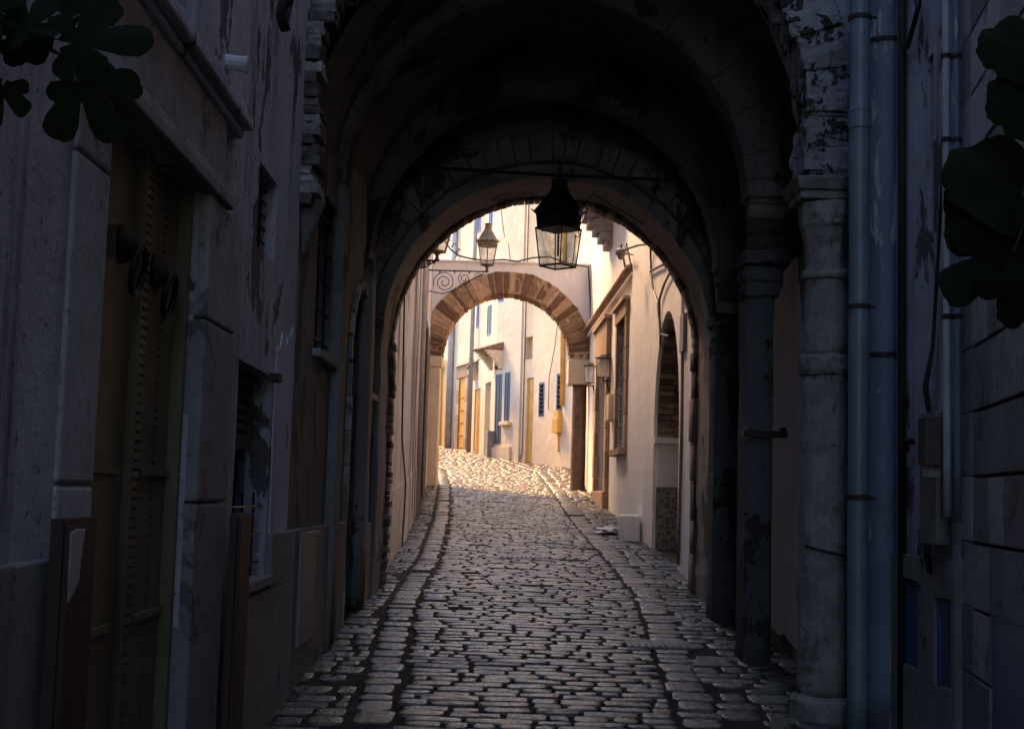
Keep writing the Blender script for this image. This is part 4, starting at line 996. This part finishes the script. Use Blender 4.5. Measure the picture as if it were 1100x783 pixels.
F = FF2 = Fac(B, C, (-6, 38)); F3 = FF3 = Fac(C, Dp, (-6, 40))
H = thing('shuttered_house', 'sunlit pale house with long blue shutters, tiled canopy and yellow doorways in the bend', 'house', F.pt(F.L, F.g(F.L)))
b2 = F.rect(542, 400, 547.8, 453); b1 = F.rect(532, 402, 538.7, 477); iw = F.rect(532.5, 373, 540, 397)
u1_ = F.rect(535.5, 316, 541, 324); u2_ = F3.rect(523.5, 328, 528, 360)
yd = F3.rect(509.3, 418, 515.5, 484); yd = (yd[0], yd[1], F3.g(yd[0]) - .1, yd[3]); pd = F3.rect(520.5, 411, 526.5, 483); pd = (pd[0], pd[1], F3.g(pd[0]) - .1, pd[3]); sw = F3.rect(508, 388, 514, 408)
u3_ = F3.rect(512, 325, 514.5, 352); u4_ = F3.rect(525.8, 205, 529.6, 246); u5_ = F3.rect(510.5, 232, 516.6, 251)
u4_ = (u4_[0], u4_[1], u4_[2], u4_[2] + 1.5)
mb = MB(); mb.panel(F, [(0, 1.5), (F.L, 1.5), (F.L, FARZ), (0, FARZ)], [rloop(b2), rloop(b1), archloop(*iw), rloop(u1_)], -.4, 0); shell(mb, F, 0, F.L, FARZ, 5, .4)
mb.panel(F3, [(0, 1.5), (F3.L, 1.5), (F3.L, FARZ), (0, FARZ)], [rloop(q) for q in (yd, pd, sw, u2_, u3_, u4_, u5_)], -.4, 0); shell(mb, F3, 0, F3.L, FARZ, 5, .4)
mb.fbox(F, .02, F.hit(555.5, 400)[0], 1.6, FARZ - .1, -.02, .07)
mb.fbox(F, F.hit(551.5, 400)[0], F.hit(531, 400)[0], 2.0, F.hit(540, 480)[1], -.02, .08)
mb.build('wall', M['far_upper'], H)
for FFx, q, mt in ((F, b2, 'blue'), (F, b1, 'blue'), (F, u1_, 'blue_bright'), (F3, u2_, 'blue'), (F3, u3_, 'blue_bright'), (F3, u4_, 'blue_bright'), (F3, u5_, 'blue_bright')):
    w = shutter(FFx, q, -.02, M[mt], H, 'shutter', 2, .07); backing(FFx, q, -.06, w)
    if q in (b2,): sill(FFx, q, w, M['far_wall'], .12, .1, .12)
w = frame_mb(F, iw, -.15, .05, .05).build('window', M['wood'], H); backing(F, iw, -.18, w); bars(F, iw, .03, w, 4, 5, .014)
mb = MB(); mb.fbox(F3, yd[0] - .02, yd[1] + .02, yd[2], yd[3], -.09, -.03); mb.build('door', M['yellow'], H, label='ochre yellow door')
mb = MB(); mb.fbox(F3, pd[0] - .02, pd[1] + .02, pd[2], pd[3], -.30, -.24); mb.build('door', M['far_wall'], H, label='pale door')
mb = MB(); mb.fbox(F3, sw[0] - .02, sw[1] + .02, sw[2], sw[3], -.2, -.16); mb.build('window', M['far_upper'], H)
CN = MB(); a0 = F.hit(541, 372)[0]; a1 = F.hit(527, 372)[0]; zc = F.hit(535, 372)[1]
CN.hexa([F.pt(a0, zc - .12, -.02), F.pt(a1, zc - .12, -.02), F.pt(a1, zc - .17, .62), F.pt(a0, zc - .17, .62), F.pt(a0, zc + .12, -.02), F.pt(a1, zc + .12, -.02), F.pt(a1, zc - .10, .65), F.pt(a0, zc - .10, .65)])
cn = CN.build('canopy', M['tile_clay'], H, bevel=.02)
mb = MB(); 
for uu in (a0 + .1, a1 - .1):
    L = [(uu - .06, 0), (uu + .06, 0)]
    for k in range(8):
        t = k / 8; mb.fbox(F, uu - .07, uu + .07, zc - .15 - .07 * (k + 1), zc - .15 - .07 * k, -.02, .5 * (1 - t) ** 1.4 + .05)
mb.build('support', M['far_upper'], cn)
mb = MB(); r_ = F3.rect(526.8, 463, 530, 482, .02); mb.fbox(F3, r_[0], r_[1], F3.g(r_[0]), r_[3], 0, .2); tag(mb.build('utility_box', M['grey_metal'], bevel=.01), 'grey utility box at the foot of the shuttered house by the pale door', 'utility box')
F4 = Fac(Dp, E, (-8, 42)); ext = Vector(E) + (Vector(E) - Vector(Dp)).normalized() * 5
H = thing('corner_house', 'cream house with yellow studded door and arched gate at the street end', 'house', F4.pt(F4.L / 2, F4.g(F4.L / 2)))
F4 = Fac(Dp, (ext.x, ext.y), (-8, 42))
y1 = F4.rect(493, 406, 499.3, 475); y1 = (y1[0], y1[1], F4.g(y1[0]) - .05, y1[3]); ag = F4.rect(472.5, 393, 479.5, 473); ag = (ag[0], ag[1], F4.g(ag[0]) - .05, ag[3])
u6 = F4.rect(470, 235, 473, 262)
mb = MB(); mb.panel(F4, [(0, 2), (F4.L, 2), (F4.L, FARZ), (0, FARZ)], [rloop(y1), archloop(*ag), rloop(u6)], -.4, 0); shell(mb, F4, 0, F4.L, FARZ, 5, .4); mb.build('wall', M['far_upper'], H)
mb = MB(); mb.fbox(F4, y1[0] - .02, y1[1] + .02, y1[2], y1[3], -.07, -.012)
for k in range(5): mb.fbox(F4, y1[0] + .04, y1[1] - .04, y1[2] + .15 + .42 * k, y1[2] + .18 + .42 * k, -.012, .008)
d_ = mb.build('door', M['yellow'], H, label='bright yellow studded door'); surround(F4, y1, .30, .03, d_, M['ochre_stone'], 'surround', .4)
mb = MB(); q = F4.hit(496, 421); mb.tube([F4.pt(y1[0] + .1, q[1], -.12), F4.pt(y1[1] - .1, q[1], -.12)], .05, 6); mb.build('lock_bar', M['iron'], d_)
mb = MB(); mb.fbox(F4, ag[0] - .02, ag[1] + .02, ag[2], ag[3], -.10, -.04); d_ = mb.build('door', M['yellow_pale'], H); 
mb = MB(); L_ = archloop(ag[0] - .22, ag[1] + .22, ag[2], ag[3] + .22); mb.panel(F4, L_, [[(a_, b_ + (.01 if b_ < ag[2] + .01 else 0)) for a_, b_ in archloop(*ag)]], -.03, .05); mb.build('surround', M['ochre_stone'], d_)
w = shutter(F4, u6, -.02, M['blue_bright'], H, 'shutter', 2, .07); backing(F4, u6, -.06, w)
mb = MB(); q = F4.hit(482.5, 430, .1); mb.tube([F4.pt(q[0], 14, .1), F4.pt(q[0], F4.g(q[0]), .1)], .11, 8)
tag(mb.build('drain_pipe', M['white_pipe'], smooth=True), 'white drain pipe between the yellow door and the arched gate', 'pipe')
mb = MB(); q = F4.hit(503.5, 480, .25); mb.tube([F4.pt(q[0], 14.5, .25), F4.pt(q[0], F4.g(q[0]) - .05, .25)], .07, 8)
tag(mb.build('pole', M['pole_grey'], smooth=True), 'grey pole standing beside the yellow door with stone surround', 'pole')
# bracket lantern on the far pole
cY = Dp[1] - .6; c = atY(504.5, 396, cY)
T = thing('bracket_lantern', 'small dark lantern hanging from a thin bracket by the grey pole', 'lantern', c)
lantern(T, c, .22, .16, R(20), M['iron'], M['clear'], 4, .75, roofh=.8)
mb = MB(); e = atY(524, 390, cY + .3); s_ = c + Vector((-.05, 0, .32)); mb.tube([s_, e], .018, 6); mb.tube([c + Vector((0, 0, .25)), c + Vector((0, 0, .33))], .01, 6)
ax = (e - s_).normalized(); mb.tube(scroll(s_ + ax * .45 - Vector((0, 0, .22)), .17, 1.4, ax, Vector((0, 0, 1)), 22, R(90)), .012, 5); mb.tube([e, e - Vector((0, 0, .7))], .014, 5); mb.build('bracket', M['iron'], T)
mb = MB(); mb.tube([FF3.pt(*FF3.hit(x, y, .05), .05) for x, y in ((536, 190), (538, 225), (542, 255), (546, 262), (551, 300))], .014, 5); mb.tube([FF1.pt(*FF1.hit(x, y, .05), .05) for x, y in ((604, 325), (600, 340), (596, 372), (590, 405), (589, 440))], .012, 5)
tag(mb.build('cable', M['cable']), 'thin wires clipped on the upper walls of the far houses', 'cable')
mb = MB(); pts_ = [atY(x, y, 41) for x, y in ((502, 396), (512, 388), (528, 378), (545, 366), (556, 354), (570, 350), (590, 338), (604, 325))]
mb.tube(pts_, .012, 5)
tag(mb.build('cable', M['cable']), 'thin cable running along the sunlit far houses towards the corner pipe', 'cable')
# unseen house added behind the arch, kept low to let sun into the bend
F = Fac((-2.35, 27.9), (-6.6, 52), (0, 40)); H = thing('unseen_low_house', 'unseen cream house added behind the stone arch, kept low to let the sun into the bend', 'house', F.pt(F.L / 2, F.g(F.L / 2)))
mb = MB(); mb.panel(F, [(0, 1.0), (F.L, 2.0), (F.L, 6.4), (0, 4.6)], [], -.35, 0); mb.fbox(F, 0, F.L, 4.2, 4.5, -5, -.36); mb.build('wall', M['far_wall'], H)

# ================================================================== RIGHT NEAR SIDE
RC = thing('utility_house', 'dark grey plastered house on the near right with pipes and blue hatches', 'house', (2.2, 6, gz(6)))
FP = Fac((2.10, 7.68), (2.08, 6.22), (0, 6.5)); FQ = Fac((2.08, 6.22), (.45 + .12, -3.4), (0, 2))
FQ = Fac((2.08, 6.22), (1.60, 3.2), (0, 4)); 
nr = FP.rect(997, 60, 1003, 262)
zdd = FP.hit(1000, 599)[1]
bA = FP.rect(973, 622, 992, 715); bB = FP.rect(1010, 642, 1029, 738); bC = FQ.rect(1065, 660, 1098, 800)
mb = MB(); mb.panel(FP, [(0, -.2), (FP.L, -.3), (FP.L, 10.5), (0, 10.5)], [rloop(nr), jit(rloop(bA), .1, .012, 3), jit(rloop(bB), .1, .012, 4)], -.32, 0); shell(mb, FP, 0, FP.L, 10.5)
mb.build('wall', M['wall_near'], RC)
mb = MB(); mb.panel(FP, [(.02, -.2), (FP.L - .005, -.3), (FP.L - .005, zdd), (.02, zdd)], [jit(rloop(bA), .1, .012, 3), jit(rloop(bB), .1, .012, 4)], -.02, .03); mb.build('dado', M['dado'], RC)
for q, FX in ((bA, FP), (bB, FP), (bC, FQ)):
    mb = MB(); mb.fbox(FX, q[0] - .03, q[1] + .03, q[2], q[3] - .01, -.08, -.003 if FX is FQ else .012); mb.fbox(FX, q[0] + .02, q[0] + .05, q[2], q[3] - .02, -.01, .0 if FX is FQ else .02)
    mb.build('hatch', M['blue_dark'], RC, bevel=.003, label='blue painted hatch')
backing(FP, nr, -.12, RC, 'window_pane')
# clad wall nearest on the right: big slabs with dark open joints
mb = MB(); FQ2 = Fac((1.60, 3.2), (1.30, -7), (0, 0))
mb.panel(FQ, [(0, -.3), (FQ.L, -.5), (FQ.L, 10.5), (0, 10.5)], [rloop(bC)], -.32, -.03); mb.panel(FQ2, [(0, -.4), (FQ2.L, -1.2), (FQ2.L, 10.5), (0, 10.5)], [], -.32, 0); shell(mb, FQ, 0, FQ.L, 10.5); shell(mb, FQ2, 0, FQ2.L, 10.5)
mb.build('backing_wall', M['dark_void'], RC)
zs_ = [FQ.hit(1072, y)[1] for y in (431, 508, 584)]; hst = zs_[0] - zs_[1]
levels = [zs_[1] + hst * k for k in range(-5, 24)]; us = [0, .30, .62, 1.08, 1.5, 2.0, 2.5, FQ.L]
mb = MB(); rn = random.Random(12)
cols = [(0, .28), (.286, .62), (.626, .95), (.956, 1.45), (1.456, 2.0), (2.006, 2.5), (2.506, FQ.L)]
for za_, zb_ in zip(levels, levels[1:]):
    for (a_, b_) in cols:
        if a_ < bC[1] and b_ > bC[0] and za_ < bC[3] - .05:
            zlo = max(za_, bC[3] + .01)
            if zlo < zb_ - .05 : mb.fbox(FQ, a_, b_ - .002, zlo, zb_ - .012, -.03, rn.uniform(-.002, .003), rn.random())
            if a_ < bC[0] - .04: mb.fbox(FQ, a_, bC[0] - .01, za_, min(zb_, bC[3]) - .012, -.03, 0, rn.random())
            continue
        gap = .004 if a_ < .2 else .016
        mb.fbox(FQ, a_, b_ - .002, za_, zb_ - gap, -.03, rn.uniform(-.003, .003), rn.random())
mb.build('cladding', M['jamb_stone'], RC, bevel=.003)
# slanting iron stays on the cladding top
# drain pipes in front of the passage corner
def vpipe(name, label, x_top, x_bot, Yp, r_, mat, straps, n=20, ytop=-40, ybot=760, cat='pipe'):
    a = atY(x_top, 0, Yp); b_ = atY(x_bot, 640, Yp); xx = (a.x + b_.x) / 2
    T = thing(name, label, cat, (xx, Yp, gz(Yp)))
    mb = MB(); jn = MB()
    zlo, zhi = gz(Yp) - .02, 10.0
    K = 40; mb.tube([(xx + r_ * .07 * noise.noise(Vector((7, k * .35, r_))), Yp, zlo + (zhi - zlo) * k / K) for k in range(K + 1)], [r_ * (1 + .012 * noise.noise(Vector((xx * 9, 0, k * .9)))) for k in range(K + 1)], n)
    mb.build('pipe', mat, T, smooth=True)
    for sy in straps:
        z = atY((x_top + x_bot) / 2, sy, Yp).z
        m2 = MB(); m2.lathe([(r_ + .001, -.014), (r_ + .007, -.012), (r_ + .007, .012), (r_ + .001, .014)], (xx, Yp, z), n); m2.box((xx + .02, Yp + r_ + .03, z), (.03, .10, .02)); m2.tube([(xx + r_, Yp - .02, z), (xx + r_ + .03, Yp - .03, z - .005)], .009, 6)
        m2.build('strap', M['iron_rust'], T)
    return T, xx
T1, xx1 = vpipe('drain_pipe', 'wide blue-grey drain pipe with flaking paint, thickest pipe beside the front column', 960, 937, 7.42, .112, M['pipe_blue'], (48, 383))
T2, xx2 = vpipe('drain_pipe', 'smooth grey plastic drain pipe between the front column and the flaking blue pipe', 934, 911, 7.22, .056, M['pvc'], (20, 330, 534))
mb = MB(); z = atY(925, 130, 7.22).z; mb.lathe([(.058, -.05), (.063, -.045), (.063, .04), (.066, .045), (.066, .06), (.058, .065)], (xx2, 7.22, z), 20); mb.build('socket', M['pvc'], T2, smooth=False)
for (px, w_, mat, lab, yb) in ((1016, .020, 'white_pipe', 'slim pale pipe on the right wall, left one of the thin pair', 555), (1027, .017, 'pipe_blue', 'slim bluish conduit on the right wall, right one of the thin pair', 560)):
    u_, zb_ = FP.hit(px, 300, .05); zbt = FP.hit(px, yb, .05)[1]
    T = thing('wall_pipe', lab, 'pipe', FP.pt(u_, zbt, .05)); mb = MB()
    mb.tube([FP.pt(u_ + .004 * noise.noise(Vector((k, px, 0))) * 3, zbt + (9.8 - zbt) * k / 30, .045) for k in range(31)], w_, 10); mb.build('pipe', M[mat], T, smooth=True)
    for z in (FP.hit(px, 60, .05)[1], FP.hit(px, 150, .05)[1], FP.hit(px, 340, .05)[1]): m2 = MB(); m2.lathe([(w_ + .001, -.012), (w_ + .006, -.01), (w_ + .006, .01), (w_ + .001, .012)], FP.pt(u_, z, .045), 10); m2.build('clip', M['iron_rust'], T)
# meter box assembly
q = FP.rect(1003, 470, 1021, 585, .0); T = thing('meter_box', 'narrow grey electric meter box with cables on the near right wall above the blue hatches', 'meter box', FP.pt(q[0], q[2], 0))
mb = MB(); mb.fbox(FP, q[0], q[1], q[2], q[3] + .12, 0, .07); mb.build('case', M['grey_metal'], T, bevel=.006)
mb = MB(); a_ = FP.rect(1004, 448, 1012, 500, .07); mb.fbox(FP, a_[0], a_[1], a_[2], a_[3], .071, .15); mb.build('fuse_box', M['wood'], T, bevel=.006)
mb = MB(); a_ = FP.rect(1001, 504, 1006, 513, .07); mb.fbox(FP, a_[0] - .02, a_[1], a_[2], a_[3], .05, .11); mb.build('latch', M['white_pipe'], T, bevel=.004)
mb = MB(); zz = q[2]
for k in range(4): mb.tube([FP.pt(q[0] + .02 + .025 * k, zz + .02, .05), FP.pt(q[0] + .02 + .02 * k, zz - .05, .05), FP.pt(q[0] + .03 + .01 * k, zz - .14, .035)], .008, 6)
for k in range(3): mb.tube([FP.pt(q[0] + .05 + .02 * k, q[3] + .1, .04), FP.pt(q[0] + .04 + .03 * k, q[3] + .25, .06), FP.pt(q[0] + .08 + .01 * k, q[3] + .45, .03), FP.pt(q[1] + .02, q[3] + 1.4, .03)], .007, 6)
mb.tube([FP.pt(q[0] - .01, q[3] - .02, .1), FP.pt(q[0] - .09, q[3] - .0, .11), FP.pt(q[0] - .12, q[3] - .06, .1)], .016, 6)
mb.build('wiring', M['cable'], T)
mb = MB(); mb.tube([FP.pt(*FP.hit(x, y), .03) for x, y in ((986, -20), (992, 10), (984, 40), (980, 52), (972, 46))], .012, 6)
mb.tube([FP.pt(*FP.hit(x, y), .04) for x, y in ((1000, -20), (996, 8), (988, 38), (984, 52))], .009, 6)
tag(mb.build('cable', M['cable']), 'black cable bundle hanging at the top of the near right wall by the blue pipe', 'cable')
mb = MB()
for (x0, y0, x1, y1_) in ((1060, 158, 1084, 122),):
    pass
# narrow gap edge board behind the wide pipe
mb = MB(); u_ = FP.hit(975, 400)[0]; mb.tube([FP.pt(max(.05, u_), -.0, .03), FP.pt(max(.05, u_), 9, .03)], .022, 8)
tag(mb.build('wall_pipe', M['iron_rust'], smooth=True), 'thin dark pipe in the corner right of the wide blue pipe', 'pipe')

# ================================================================== covered lane over and behind the viewer
# ================================================================== drain covers
for (px, py, w_, d_, lab) in ((560, 599, .5, .32, 'flat rusty rectangular cover set in the cobbles mid street'), (707, 694, .46, .28, 'dark iron drain grate beside the right edging stones')):
    q = ghit(px, py); mb = MB(); s_ = (gz(q.y + .3) - gz(q.y - .3)) / .6; MM = Matrix.Rotation(math.atan(s_), 3, 'X')
    mb.box((q.x, q.y, gz(q.y) + .010), (w_, d_, .02), MM)
    for k in range(9): mb.box((q.x - w_ * .42 + w_ * .84 * k / 8, q.y, gz(q.y) + .022), (.018, d_ * .85, .012), MM)
    tag(mb.build('drain_cover', M['grey_metal'], bevel=.003), lab, 'drain cover')

# ================================================================== grit and dry leaves along the wall feet
mb = MB(); rn = random.Random(77)
for k in range(900):
    y = rn.uniform(6, 34); side = rn.random() < .5; t = abs(rn.gauss(0, .16))
    x = (xl(y) + .03 + t) if side else (xr(y) - .03 - t)
    if 9 < y < 12.9 and not side: x -= .25
    a = rn.uniform(0, 6.3); sz = rn.uniform(.006, .02); z = gz(y) + .012
    if rn.random() < .3:
        P = [Vector((x + math.cos(a + q) * sz * (1.8 if j % 2 else .9), y + math.sin(a + q) * sz * (1.8 if j % 2 else .9), z + rn.uniform(0, .012))) for j, q in enumerate((0, 1.57, 3.14, 4.71))]
        mb.add(P + [p + Vector((0, 0, .001)) for p in P], [(0, 1, 2, 3), (7, 6, 5, 4), (0, 4, 5, 1), (1, 5, 6, 2), (2, 6, 7, 3), (3, 7, 4, 0)], rn.random(), 1)
    else: mb.box((x, y, z), (sz * rn.uniform(.6, 1.5), sz, sz * .6), Matrix.Rotation(a, 3, 'Z'), rn.random(), 0)
o = mb.build('litter', [M['rough_stone'], M['wood']]); tag(o, 'grit and dry leaf scraps gathered along the feet of the walls', 'litter', None, 'stuff')

# ================================================================== fig branches
def fig_leaf(mb, c, nrm, up, size, seed, lobes=5):
    rn = random.Random(seed); nrm = nrm.normalized(); up = (up - nrm * up.dot(nrm)).normalized(); sd = up.cross(nrm)
    n = 72; ring = []
    dirs = [(0, 1.0), (58, .86), (-58, .86), (112, .56), (-112, .56)] if lobes == 5 else [(0, 1.0), (62, .82), (-62, .82)]
    dirs = [(a + rn.uniform(-6, 6), l * rn.uniform(.9, 1.08)) for a, l in dirs]
    for k in range(n):
        a = -180 + 360 * k / n; r = .24 if lobes == 5 else .5
        for da, l in dirs:
            d = (a - da + 180) % 360 - 180; w = 27 if lobes == 5 else 50
            if abs(d) < w: r = max(r, .26 + (l - .26) * (1 - (abs(d) / w) ** 3.2) ** .6)
        r *= 1 + .02 * math.sin(a * 1.1) + rn.uniform(-.03, .02)
        if abs(a) > 168: r *= .35
        ring.append((math.radians(a), r))
    vs = []; cr = rn.uniform(.10, .25); cv = rn.uniform(-.15, .25)
    for f in (0, .35, .7, 1.0):
        for a, r in ring:
            x, y = math.sin(a) * r * f, math.cos(a) * r * f
            h = -cr * (x * x + y * y) + .05 * math.cos(5 * a) * f * r + cv * y * abs(y) * .3
            vs.append(c + (sd * x + up * (y) + nrm * h) * size)
    fs = []
    for i in range(3):
        for k in range(n): a = i * n + k; b = i * n + (k + 1) % n; fs.append((a, b, b + n, a + n))
    fs.append(tuple(range(n)))
    b0 = len(vs); vs2 = [v_ - nrm * .0012 for v_ in vs]; mb.add(vs, fs)
    return c - up * size * .05
def fig(name_label, trunk, bpts, leaves, wallside):
    T = thing('fig_tree', name_label, 'fig tree', trunk[0])
    mb = MB(); mb.tube(trunk, [.035 - .015 * k / (len(trunk) - 1) for k in range(len(trunk))], 10); mb.build('trunk', M['bark'], T, smooth=True)
    mb = MB()
    for b in bpts: mb.tube(b, [.009 - .005 * k / (len(b) - 1) for k in range(len(b))], 8)
    lf = MB()
    for i, (px, py, Y, size, ang, tilt, yaw, lobes, st) in enumerate(leaves):
        c = atY(px, py, Y); a = R(ang)
        up = Rt * math.sin(a) + Up * math.cos(a)         # direction the tip points in
        nv = -Fw * math.cos(R(tilt)) + Up * math.sin(R(tilt)) + Rt * math.sin(R(yaw))
        base = fig_leaf(lf, c, nv, up, size, 100 + i, lobes)
        if st: s_ = atY(st[0], st[1], st[2]); mb.tube([base, base.lerp(s_, .5) + Vector((0, 0, .01)), s_], .0022, 5)
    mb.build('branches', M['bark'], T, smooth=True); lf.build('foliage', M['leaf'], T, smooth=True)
k = 1450
fig('fig branch with dark lobed leaves reaching in over the near left wall, top corner',
    [Vector((-.98, 1.6, gz(1.6) - .05)), Vector((-1.0, 1.7, 1.2)), Vector((-1.02, 1.9, 2.2)), Vector((-1.0, 2.1, 2.75))],
    [[Vector((-1.0, 2.1, 2.72)), atY(-60, -20, 2.5), atY(0, 15, 2.6), atY(40, 48, 2.65), atY(74, 62, 2.7)], [atY(-60, -20, 2.5), atY(-20, 40, 2.5), atY(-8, 90, 2.5)]],
    [(82, 46, 2.62, .150, 80, 20, 8, 5, (40, 48, 2.65)), (86, 92, 2.6, .135, 148, -10, 0, 5, (60, 55, 2.68)), (30, 30, 2.5, .10, -25, 20, 15, 5, (40, 48, 2.65)),
     (2, 95, 2.55, .085, 195, 5, 10, 5, (-8, 90, 2.5)), (14, 42, 2.6, .075, 100, 10, 0, 3, (40, 48, 2.65)), (92, 12, 2.75, .085, 15, 20, 0, 3, (40, 48, 2.65)), (-5, 10, 2.45, .11, -60, 10, 0, 5, None)], -1)
fig('fig branch with broad dark leaves reaching in from the near right edge',
    [Vector((1.18, 1.3, gz(1.3) - .05)), Vector((1.2, 1.4, 1.0)), Vector((1.15, 1.6, 1.7)), Vector((1.12, 1.9, 2.05))],
    [[Vector((1.12, 1.9, 2.03)), atY(1150, 230, 2.3), atY(1100, 210, 2.5), atY(1068, 240, 2.55)], [Vector((1.12, 1.9, 2.03)), atY(1170, 120, 2.3), atY(1130, 60, 2.4)]],
    [(1104, 55, 2.4, .095, -80, 20, 10, 3, (1130, 60, 2.4)), (1112, 106, 2.4, .095, -97, -5, 0, 3, (1130, 60, 2.4)), (1094, 202, 2.5, .145, -72, 25, 10, 3, (1110, 225, 2.5)),
     (1090, 236, 2.55, .150, -98, 5, 15, 3, (1110, 225, 2.5)), (1086, 272, 2.5, .140, -128, 0, 0, 5, (1110, 225, 2.5)), (1106, 300, 2.45, .10, -165, -10, 0, 5, (1110, 225, 2.5))], 1)

# ================================================================== light, sky, camera
SUN_EL, SUN_AZ_VEC = R(50), Vector((-.62, .78))   # the sun stands to the left of the street
sv = Vector((SUN_AZ_VEC.x, SUN_AZ_VEC.y)).normalized()
sdir = Vector((sv.x * math.cos(SUN_EL), sv.y * math.cos(SUN_EL), math.sin(SUN_EL)))
sl = bpy.data.lights.new('sun', 'SUN'); sl.energy = 2.8; sl.angle = R(16); sl.color = (1, .56, .22)
so = bpy.data.objects.new('sun', sl); so.rotation_euler = (-sdir).to_track_quat('-Z', 'Y').to_euler(); so.location = (0, 0, 20); COL.objects.link(so)
w = bpy.data.worlds.new('World'); scn.world = w; w.use_nodes = True; nt = w.node_tree; bg = nt.nodes['Background']
sky = nt.nodes.new('ShaderNodeTexSky'); sky.sky_type = 'NISHITA'; sky.sun_disc = False; sky.dust_density = 1.0; sky.ozone_density = 1.0; sky.sun_elevation = SUN_EL
sky.sun_rotation = math.atan2(sv.x, sv.y); nt.links.new(sky.outputs[0], bg.inputs[0]); bg.inputs[1].default_value = .125
cd = bpy.data.cameras.new('camera'); cam = bpy.data.objects.new('camera', cd); COL.objects.link(cam); scn.camera = cam
cam.matrix_world = Matrix(((Rt.x, Up.x, -Fw.x, CAM.x), (Rt.y, Up.y, -Fw.y, CAM.y), (Rt.z, Up.z, -Fw.z, CAM.z), (0, 0, 0, 1)))
cd.sensor_width = 36; cd.lens = FPX / 1100 * 36; cd.clip_start = .05; cd.clip_end = 500
vs_ = scn.view_settings; vs_.view_transform = 'Standard'; vs_.look = 'None'; vs_.gamma = 1; vs_.exposure = 2.2
scn.cycles.max_bounces = 10; scn.cycles.diffuse_bounces = 6; scn.cycles.use_denoising = True
scn.cycles.caustics_reflective = False; scn.cycles.caustics_refractive = False
